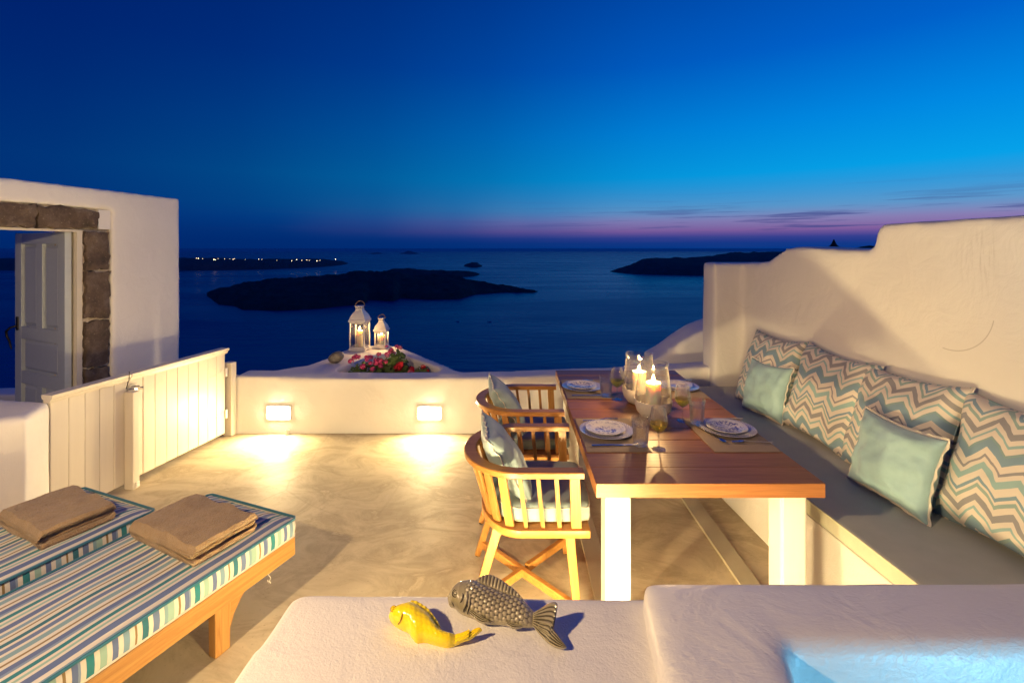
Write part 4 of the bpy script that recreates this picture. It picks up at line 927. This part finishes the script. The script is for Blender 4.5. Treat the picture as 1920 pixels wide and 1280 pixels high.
# ================================================================== CHAIRS
def u_path(a, b, xf, n=28, xs=0.0):
    """U open to +x: straight arms, elliptic back; returns points from near arm end round to the far one"""
    k = 5; pts = [(xf + (xs - xf) * i / k, -b) for i in range(k)]
    pts += [(xs - a * math.sin(math.pi * i / n), -b * math.cos(math.pi * i / n)) for i in range(n + 1)]
    pts += [(xs + (xf - xs) * i / k, b) for i in range(1, k + 1)]; return [Vector((x, y, 0)) for x, y in pts]
def at_len(pts, s):
    L = [(q - p).length for p, q in zip(pts, pts[1:])]; T = sum(L) * s
    for i, l in enumerate(L):
        if T <= l or i == len(L) - 1: d = (pts[i + 1] - pts[i]).normalized(); return pts[i] + d * T, d
        T -= l
def sweep_flat(name, pts, w, z0, z1, mat, parent):
    bm = bmesh.new(); R_ = []; n = len(pts)
    for i, p in enumerate(pts):
        d = (pts[min(i + 1, n - 1)] - pts[max(i - 1, 0)]).normalized(); o_ = Vector((d.y, -d.x, 0)); c = .004
        sec = [(-w / 2 + c, z0), (w / 2 - c, z0), (w / 2, z0 + c), (w / 2, z1 - c), (w / 2 - c, z1), (-w / 2 + c, z1), (-w / 2, z1 - c), (-w / 2, z0 + c)]
        R_.append([bm.verts.new(p + o_ * x + Vector((0, 0, z))) for x, z in sec])
    for a, b in zip(R_, R_[1:]):
        for k in range(8): bm.faces.new((a[k], a[(k + 1) % 8], b[(k + 1) % 8], b[k]))
    bm.faces.new(R_[0][::-1]); bm.faces.new(R_[-1]); return obj(name, bm, mat, parent, 30)
def chair(x, y, label, seed, slabel, clabel):
    t = thing('armchair', label, 'chair', (x, y, 0), 0, 'spindle-back armchairs at the table')
    top = u_path(.243, .282, .295, xs=.0); low = u_path(.175, .272, .30, xs=.01)
    sweep_flat('arm_rail', top, .062, .693, .722, 'chair_wood_x', t)
    # seat platform
    out = u_path(.195, .300, .325, xs=.01); bm = bmesh.new(); add_extr(bm, [(p.x, p.y, .420) for p in out], (0, 0, .036), .004); obj('seat', bm, 'chair_wood_x', t)
    for i in range(17):
        s = .028 + (1 - .056) * i / 16; p, d = at_len(top, s); q, d2 = at_len(low, s); front = i in (0, 16); back = 4 <= i <= 12
        w = .046 if front else (.040 if back else .019); th = .026 if front else .014
        beam('spindle', q + Vector((0, 0, .4555)), p + Vector((0, 0, .6935)), w, th, d, 'chair_wood_z', t)
    for sx, sy in ((1, -1), (1, 1), (-1, -1), (-1, 1)):
        a = Vector((.235 if sx > 0 else -.095, sy * (.245 if sx > 0 else .20), .4205)); b = Vector((.275 if sx > 0 else -.225, sy * (.265 if sx > 0 else .245), .006))
        beam('leg', a, b, .044, .044, (1, 0, 0), 'chair_wood_z', t, .032, .032); lathe('glide', [(0, 0), (.013, 0), (.013, .0058), (0, .0058)], 'black', t, 12, (b.x, b.y, 0))
    beam('stretcher', (.262, -.252, .075), (-.200, .232, .075), .040, .026, (0, 0, 1), 'chair_wood_x', t)
    for e0, e1 in (((.262, .252), (.046, .026)), ((.016, -.006), (-.200, -.232))): beam('stretcher', (e0[0], e0[1], .0752), (e1[0], e1[1], .0752), .0395, .026, (0, 0, 1), 'chair_wood_x', t)
    # seat squab with frilled edge, lifted off the chair as a thing of its own
    c = thing('seat_cushion', slabel, 'cushion', (x + .085, y, .457), 0, 'seat cushions of the armchairs')
    outl = [(v.x, v.y) for v in u_path(.17, .245, .25, n=20, xs=-.06)]; bm = bmesh.new(); rows = []; n = len(outl); prof = [(.97, .004), (1.0, .012), (1.012, .04), (1.0, .068), (.975, .078), (.86, .088), (.6, .094), (.25, .096)]
    # round the two front corners a little
    outl[0] = (outl[0][0] - .012, outl[0][1] + .012); outl[-1] = (outl[-1][0] - .012, outl[-1][1] - .012); outl = [(.25, -.205)] + outl + [(.25, .205), (.258, .1), (.26, 0), (.258, -.1)]; n = len(outl)
    for k, (f, z) in enumerate(prof): rows.append([bm.verts.new((px * f + .003 * noise.noise(Vector((px * 30, py * 30, seed + k))), py * f, z + .006 * noise.noise(Vector((px * 8, py * 8, seed))) * (1 if k > 3 else 0))) for px, py in outl])
    for a, b in zip(rows, rows[1:]):
        for i in range(n): j = (i + 1) % n; bm.faces.new((a[i], a[j], b[j], b[i]))
    bm.faces.new(rows[0][::-1]); bm.faces.new(rows[-1]); obj('cover', bm, 'chair_fabric', c, 60)
    for z in (.014, .070): ruffle('edging', [Vector((px, py, z)) for px, py in outl], c, 'trim', .004, .010, seed + z)
    # back cushion leaning in the curve of the rail
    cushion('back_cushion', clabel, 'back cushions of the armchairs', 'cushion', .41, .40, .15, 'chair_fabric', (x + .045, y - .01, .500), (.12, -1, .02), (-.64, -.05, 1), seed, 'trim', .5)
chair(.03, 2.485, 'nearer wooden spindle armchair drawn up to the table', 5, 'pale green seat cushion on the nearer armchair', 'blue-grey back cushion in the nearer armchair')
chair(.03, 3.295, 'farther wooden spindle armchair, by the parapet', 12, 'pale green seat cushion on the farther armchair', 'blue-grey back cushion in the farther armchair')

# ================================================================== LANTERNS, FLOWERS, PEBBLE
def lantern(x, y, z, w, hb, hr, rz, label, clabel):
    t = thing('candle_lantern', label, 'lantern', (x, y, z), rz, 'white candle lanterns'); h = w / 2; p = .014
    box('base', (0, 0, .012), (w + .012, w + .012, .022), 'metal_white', t, .003)
    for sx in (-1, 1):
        for sy in (-1, 1): box('corner_post', (sx * (h - p / 2), sy * (h - p / 2), .0235 + (hb - .05) / 2), (p, p, hb - .052), 'metal_white', t, .002)
    for nm, zf in (('upper_frame', hb - .038), ('lower_frame', .034)):
      bm = bmesh.new()
      for c, s in (((0, h - p / 2, 0), (w - 2 * p, p * .8, .02)), ((0, -h + p / 2, 0), (w - 2 * p, p * .8, .02)), ((h - p / 2, 0, 0), (p * .8, w - 2 * p, .02)), ((-h + p / 2, 0, 0), (p * .8, w - 2 * p, .02))):
        add_box(bm, (c[0], c[1], zf), s, None, .001)
      obj(nm, bm, 'metal_white', t)
    for sx, sy in ((0, -1), (0, 1), (-1, 0), (1, 0)): box('pane', (sx * (h - p * .55), sy * (h - p * .55), hb / 2 - .002), (.003 if sx else w - 2 * p, .003 if sy else w - 2 * p, hb - .096), 'pane', t, 0)
    # ogee roof, square in plan
    pr = [(h + .010, hb - .028), (h + .010, hb - .006), (h + .002, hb), (h * .96, hb + hr * .14), (h * .82, hb + hr * .33), (h * .60, hb + hr * .50), (h * .44, hb + hr * .64), (h * .40, hb + hr * .74)]
    bm = bmesh.new(); rows = [[bm.verts.new((r * a, r * b, zz)) for a, b in ((-1, -1), (1, -1), (1, 1), (-1, 1))] for r, zz in pr]
    for a, b in zip(rows, rows[1:]):
        for i in range(4): bm.faces.new((a[i], a[(i + 1) % 4], b[(i + 1) % 4], b[i]))
    bm.faces.new(rows[-1]); bm.faces.new(rows[0][::-1]); rf = obj('roof', bm, 'metal_white', t, 30)
    c = h * .40; z0 = hb + hr * .7405; z1 = hb + hr * .93; bm = bmesh.new()          # pierced collar under the cap
    for k in range(4):
        m4 = Matrix.Rotation(k * math.pi / 2, 4, 'Z')
        for q in (-1, -.33, .33, 1): add_box(bm, (q * (c - .003), -c + .002, (z0 + z1) / 2), (.006, .004, z1 - z0), m4)
        add_box(bm, (0, -c + .002, z0 + .003), (2 * c, .0042, .006), m4); add_box(bm, (0, -c + .002, z1 - .003), (2 * c, .0042, .006), m4)
    obj('vent_collar', bm, 'metal_white', rf); box('cap', (0, 0, z1 + .005), (2.5 * c, 2.5 * c, .009), 'metal_white', rf, .002)
    tube('handle', [(h * .62 * math.cos(math.pi * k / 14), h * .25 * math.sin(math.pi * k / 14), z1 + .006 + h * .62 * math.sin(math.pi * k / 14)) for k in range(15)], .005, 'rattan', t)
    candle((x, y, z + .024), w * .19, hb * .56, clabel, 6.0, 'candles in the lanterns', 1.4)
ZL = .537
lantern(-1.80, 5.72, ZL, .182, .365, .155, R(-4), 'taller white candle lantern on the tip of the parapet', 'burning candle inside the taller lantern')
lantern(-1.575, 5.84, ZL, .136, .232, .125, R(-2), 'shorter white candle lantern beside the taller one', 'burning candle inside the shorter lantern')
bm = bmesh.new(); bmesh.ops.create_icosphere(bm, subdivisions=4, radius=1)
for v in bm.verts: v.co = Vector((v.co.x * .082, v.co.y * .06, v.co.z * .058)) * (1 + .07 * noise.noise(v.co * 1.6))
o = obj('pebble', bm, 'pebble', None, 180); o.location = (up(628, 681, .53).x, up(628, 681, .53).y + .04, .585); o.rotation_euler = (0, R(-18), R(20)); tag(o, 'large grey-brown pebble on the parapet left of the flowers', 'stone')
def geranium(x, y, z, r, h, nl, heads, label, hm, seed):
    rg = random.Random(seed); t = thing('geranium', label, 'flower', (x, y, z), 0, 'geraniums in the flower bed')
    vs, fs = [], []
    def leaf(c, s, nrm_):
        n = Vector(nrm_).normalized(); a = n.orthogonal().normalized(); a.rotate(Matrix.Rotation(rg.uniform(0, 6.3), 3, n)); b = n.cross(a); k = len(vs); ring = []
        vs.append(tuple(c - n * s * .15))
        for i in range(9):
            an = 2 * math.pi * i / 9; q = s * (1 if i else .35) * (1 + .12 * math.sin(an * 5)); vs.append(tuple(c + (a * math.cos(an) + b * math.sin(an)) * q + n * s * .08 * rg.uniform(-1, 1)))
        for i in range(9): fs.append((k, k + 1 + i, k + 1 + (i + 1) % 9))
    for i in range(nl):
        an = rg.uniform(0, 6.283); q = r * rg.random() ** .6; hh = h * (1 - .55 * (q / r) ** 2) * rg.uniform(.25, 1)
        leaf(Vector((q * math.cos(an), q * math.sin(an) * .8, hh)), rg.uniform(.016, .032), (math.cos(an) * .6 + rg.uniform(-.5, .5), math.sin(an) * .6 - .5 + rg.uniform(-.4, .4), rg.uniform(.3, 1)))
    pyobj('foliage', vs, fs, 'leaf', t, 180)
    bm = bmesh.new()
    for i in range(9):
        an = rg.uniform(0, 6.28); q = r * .6 * rg.random(); add_tube(bm, [(q * .3 * math.cos(an), q * .3 * math.sin(an), -.02), (q * math.cos(an), q * math.sin(an), h * .8)], .003, 5)
    obj('stem', bm, 'leaf', t)
    for (hx0, hy0, hz0, hr_, hmat) in heads:      # each head a ball of small five-petalled florets
        bm = bmesh.new()
        for i in range(20):
            n = Vector((rg.gauss(0, 1), rg.gauss(0, 1) - .5, rg.gauss(0, 1) + .5)).normalized(); c = Vector((hx0, hy0, hz0)) + Vector((n.x, n.y, n.z * .8)) * hr_; a = n.orthogonal().normalized(); b = n.cross(a); s = hr_ * .46
            for k in range(5):
                an = k * 1.2566 + i; d = a * math.cos(an) + b * math.sin(an); e = n.cross(d)
                bm.faces.new([bm.verts.new(c), bm.verts.new(c + d * s * .7 + e * s * .42 + n * s * .2), bm.verts.new(c + d * s * 1.05 + n * s * .12), bm.verts.new(c + d * s * .7 - e * s * .42 + n * s * .2)])
        obj('flower_head', bm, hmat, t, 180)
def heads(seed, n, r, z0, z1, mats, hr=(.020, .03)):
    g = random.Random(seed); return [(g.uniform(-r, r), g.uniform(-r * .8, r * .3), g.uniform(z0, z1), g.uniform(*hr), g.choice(mats)) for _ in range(n)]
geranium(-1.53, 5.00, .36, .16, .20, 130, heads(1, 13, .15, .15, .27, ['petal_pink']), 'deep pink geranium at the left of the flower bed', None, 1)
geranium(-1.36, 5.02, .36, .12, .22, 100, heads(2, 8, .11, .16, .28, ['petal_pink']), 'pink geranium next to the tall leafy one', None, 2)
geranium(-1.22, 5.06, .36, .13, .32, 200, heads(3, 7, .10, .25, .36, ['petal_pale', 'petal_pale', 'petal_pink'], (.016, .026)), 'tall leafy geranium with pale pink heads in the middle', None, 3)
geranium(-1.08, 4.96, .36, .12, .17, 110, heads(4, 7, .10, .13, .20, ['petal_red'], (.02, .032)), 'bright red geranium in front of the tall one', None, 4)
geranium(-.93, 4.93, .36, .12, .17, 130, heads(5, 4, .10, .11, .18, ['petal_red', 'petal_pale'], (.016, .024)), 'small leafy geranium at the right end of the flower bed', None, 5)

# ================================================================== CERAMIC FISH
def fish_plane(c0, c1, tilt):
    """plane through two contact points on the wall top, leaning back; returns px->local and matrix"""
    A, B = up(c0[0], c0[1], ZN + .004), up(c1[0], c1[1], ZN + .004); u = (B - A).normalized(); n0 = Vector((-u.y, u.x, 0)); v = n0 * math.cos(tilt) + Vector((0, 0, 1)) * math.sin(tilt); n = u.cross(v)
    o_ = Vector((0, 0, CAMZ))
    def loc(px, py):
        d = Vector(((px - 960) / F, 1, -(py - 466) / F)); k = (A - o_).dot(n) / d.dot(n); p = o_ + d * k - A; return Vector((p.dot(u), p.dot(v), 0))
    return A, u, v, loc
def resample(P, n):
    L = [0]
    for a, b in zip(P, P[1:]): L.append(L[-1] + (b - a).length)
    out = []
    for i in range(n):
        T = L[-1] * i / (n - 1); k = max(j for j in range(len(L)) if L[j] <= T + 1e-9); k = min(k, len(P) - 2); f = (T - L[k]) / max(L[k + 1] - L[k], 1e-9)
        # catmull-rom
        p0, p1, p2, p3 = P[max(k - 1, 0)], P[k], P[k + 1], P[min(k + 2, len(P) - 1)]
        out.append(.5 * ((2 * p1) + (p2 - p0) * f + (2 * p0 - 5 * p1 + 4 * p2 - p3) * f * f + (3 * p1 - p0 - 3 * p2 + p3) * f ** 3))
    return out
def shell(name, topc, botc, thick, mat, parent, nu, nv, detail=None, zoff=0, flat=.5):
    """domed plate between two edge curves, closed behind"""
    T, B = resample(topc, nu), resample(botc, nu); bm = bmesh.new(); G = {}
    for i in range(nu):
        w = (T[i] - B[i]).length
        for j in range(nv):
            s = j / (nv - 1); p = B[i].lerp(T[i], s); f = i / (nu - 1)
            dome = max(0, 1 - (2 * s - 1) ** 2) ** flat; ends = min(1, (f * 9) ** .5 if f < .2 else 1, ((1 - f) * 9) ** .5 if f > .9 else 1)
            z = thick(f) * dome * ends; d = detail(p, f, s) if detail else 0
            G[0, i, j] = bm.verts.new((p.x, p.y, zoff + z + d * min(1, dome * 1.6) * ends)); G[1, i, j] = bm.verts.new((p.x, p.y, zoff - .25 * z - .003))
    for i in range(nu - 1):
        for j in range(nv - 1):
            bm.faces.new((G[0, i, j], G[0, i + 1, j], G[0, i + 1, j + 1], G[0, i, j + 1])); bm.faces.new((G[1, i, j], G[1, i, j + 1], G[1, i + 1, j + 1], G[1, i + 1, j]))
    for i in range(nu - 1):
        for j in (0, nv - 1):
            q = (G[0, i, j], G[1, i, j], G[1, i + 1, j], G[0, i + 1, j]); bm.faces.new(q if j == 0 else q[::-1])
    for j in range(nv - 1):
        for i in (0, nu - 1):
            q = (G[0, i, j], G[0, i, j + 1], G[1, i, j + 1], G[1, i, j]); bm.faces.new(q if i == 0 else q[::-1])
    return obj(name, bm, mat, parent, 75)
def scale_bump(sx, sy, amp, f0, f1, ang=0.0):
    ca, sa = math.cos(ang), math.sin(ang)
    def fn(p, f, s):
        if f < f0 or f > f1: return 0
        X, Y = p.x * ca + p.y * sa, -p.x * sa + p.y * ca
        best = -1
        r0 = round(X / sx)
        for r in (r0 - 1, r0, r0 + 1):
            oy = (r % 2) * .5; c = round(Y / sy - oy)
            for cc in (c - 1, c, c + 1):
                dx = (X - r * sx) / (sx * .62); dy = (Y - (cc + oy) * sy) / (sy * .56); q = 1 - (dx * dx + dy * dy); best = max(best, q)
        return amp * (max(best, -.25) ** 1 if best > 0 else best * .4) * min(1, (f - f0) * 25, (f1 - f) * 25)
    return fn
def fish(name, label, c0, c1, tilt, tr, sc, off, body_t, body_b, fins, thick, mat, scales, eye, gills, group='ceramic fish on the foreground wall'):
    A, u, v, loc = fish_plane(c0, c1, tilt); q = lambda pts: [loc(off[0] + x / sc, off[1] + y / sc) for x, y in pts]
    t = thing(name, label, 'fish ornament', A, 0, group); frame_of(t, A, u, v)
    shell('body', q(body_t), q(body_b), thick, mat, t, 110, 64, scales, 0.0)
    for nm, a, b, th, ribs, zo in fins:
        a, b = q(a), q(b)
        def rib(p, f, s, ribs=ribs): return ribs[1] * math.sin((f if ribs[2] == 'f' else s) * ribs[0] * 2 * math.pi)
        shell(nm, a, b, (lambda f, th=th: th), mat, t, 70, 26, rib if ribs else None, zo, .35)
    e = loc(off[0] + eye[0] / sc, off[1] + eye[1] / sc); r = eye[2]; z = eye[3]
    dk = 'fish_dark' if mat == 'fish_grey' else 'fish_yellow_dark'
    for rr_ in (1.35, .70): tube('eye_groove', [(e.x + r * rr_ * math.cos(a_ * math.pi / 14), e.y + r * rr_ * math.sin(a_ * math.pi / 14), z + (.0028 if rr_ < 1 else .0008)) for a_ in range(28)], r * .17, dk, t, 8, True)
    lathe('eye', [(0, .006), (r * .45, .005), (r * .62, .001), (r * .75, .0035), (r, .0035), (r * 1.2, -.002), (0, -.004)], mat, t, 28, (e.x, e.y, z))
    for k, g in enumerate(gills):
        P = resample(q(g[0]), 24); bm = bmesh.new(); add_tube(bm, [Vector((p.x, p.y, g[1] * (1 - .55 * (2 * i / 23 - 1) ** 2))) for i, p in enumerate(P)], [g[2] * (.35 + .65 * math.sin(math.pi * (i + .5) / 24)) for i in range(24)], 10); obj('gill_ridge', bm, mat, t, 80)
        bm = bmesh.new(); add_tube(bm, [Vector((p.x + g[2] * 1.05, p.y, g[1] * (1 - .55 * (2 * i / 23 - 1) ** 2) + g[2] * .1)) for i, p in enumerate(P)], g[2] * .42, 8); obj('gill_groove', bm, dk, t, 80)
    return t
# grey-brown carp, traced in a 7.385x enlargement
bt = [(150, 480), (158, 430), (200, 362), (262, 280), (340, 226), (430, 208), (530, 214), (640, 262), (780, 312), (900, 362), (1020, 405), (1130, 425), (1210, 500), (1290, 585), (1362, 668)]
bb = [(150, 480), (172, 562), (240, 592), (330, 668), (430, 708), (520, 745), (620, 790), (740, 815), (860, 815), (960, 828), (1060, 850), (1150, 856), (1230, 852), (1290, 852), (1345, 840)]
fins = [('dorsal_fin', [(535, 228), (600, 178), (680, 143), (765, 148), (860, 190), (950, 250), (1040, 318), (1120, 388), (1190, 470)], [(520, 255), (600, 268), (690, 300), (780, 332), (870, 372), (960, 410), (1050, 440), (1130, 465), (1200, 500)], .006, (15, .0016, 'f'), .006),
        ('tail_fin', [(1330, 660), (1400, 620), (1480, 570), (1560, 525), (1640, 512), (1668, 560), (1640, 660), (1600, 760), (1590, 810)], [(1322, 845), (1360, 890), (1400, 940), (1440, 985), (1500, 1040), (1560, 1085), (1590, 960), (1592, 880), (1590, 830)], .007, (8, .0018, 's'), .004),
        ('tail_lobe', [(1400, 800), (1500, 800), (1580, 810), (1612, 880), (1670, 960), (1740, 1060), (1790, 1130)], [(1380, 900), (1430, 975), (1500, 1050), (1570, 1105), (1650, 1145), (1730, 1162), (1788, 1148)], .007, (5, .0018, 's'), .0045),
        ('pectoral_fin', [(470, 660), (520, 655), (600, 700), (680, 760), (760, 822)], [(462, 700), (520, 760), (590, 815), (660, 838), (752, 832)], .009, (4, .0016, 's'), .014),
        ('pelvic_fin', [(950, 800), (1020, 800), (1090, 825), (1185, 858)], [(955, 815), (1010, 862), (1070, 890), (1175, 868)], .008, (3, .0014, 's'), .006)]
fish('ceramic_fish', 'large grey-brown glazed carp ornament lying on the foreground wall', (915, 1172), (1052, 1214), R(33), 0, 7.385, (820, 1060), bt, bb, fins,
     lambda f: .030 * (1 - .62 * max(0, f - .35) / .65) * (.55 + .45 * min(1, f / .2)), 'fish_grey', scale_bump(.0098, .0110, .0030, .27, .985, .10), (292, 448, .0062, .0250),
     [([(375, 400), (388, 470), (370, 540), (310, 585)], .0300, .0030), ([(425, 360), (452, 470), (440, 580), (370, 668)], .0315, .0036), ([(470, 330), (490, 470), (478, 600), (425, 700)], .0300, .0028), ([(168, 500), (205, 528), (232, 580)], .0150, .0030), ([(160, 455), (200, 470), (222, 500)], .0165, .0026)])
# yellow fish, traced in a 2.8235x enlargement
bt = [(873, 335), (885, 310), (910, 290), (940, 278), (975, 266), (1000, 262), (1040, 280), (1080, 308), (1110, 345), (1138, 390), (1175, 412), (1210, 420), (1245, 424)]
bb = [(873, 335), (882, 352), (905, 375), (940, 395), (975, 412), (995, 440), (1020, 464), (1060, 460), (1100, 470), (1150, 484), (1185, 489), (1215, 480), (1250, 466)]
fins = [('dorsal_fin', [(968, 270), (985, 256), (1010, 248), (1045, 264), (1080, 288), (1108, 320), (1130, 352), (1148, 385)], [(965, 280), (985, 285), (1010, 292), (1040, 308), (1070, 330), (1095, 355), (1118, 380), (1142, 400)], .006, (9, .0012, 'f'), .005),
        ('tail_fin', [(1225, 425), (1255, 420), (1280, 410), (1298, 404), (1306, 412)], [(1225, 478), (1255, 467), (1280, 458), (1298, 446), (1306, 425)], .008, (4, .0012, 's'), .004),
        ('tail_lobe', [(1262, 440), (1290, 420), (1320, 396), (1345, 388), (1364, 392)], [(1268, 458), (1295, 450), (1320, 436), (1345, 415), (1366, 398)], .006, (3, .0012, 's'), .001)]
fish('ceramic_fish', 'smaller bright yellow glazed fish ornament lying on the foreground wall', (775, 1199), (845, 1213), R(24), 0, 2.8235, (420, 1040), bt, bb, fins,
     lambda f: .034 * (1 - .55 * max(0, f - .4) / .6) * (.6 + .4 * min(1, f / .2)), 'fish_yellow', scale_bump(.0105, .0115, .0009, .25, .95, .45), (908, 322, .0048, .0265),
     [([(945, 315), (955, 345), (945, 375), (925, 385)], .0310, .0024), ([(925, 318), (932, 345), (920, 368)], .0290, .0018)])
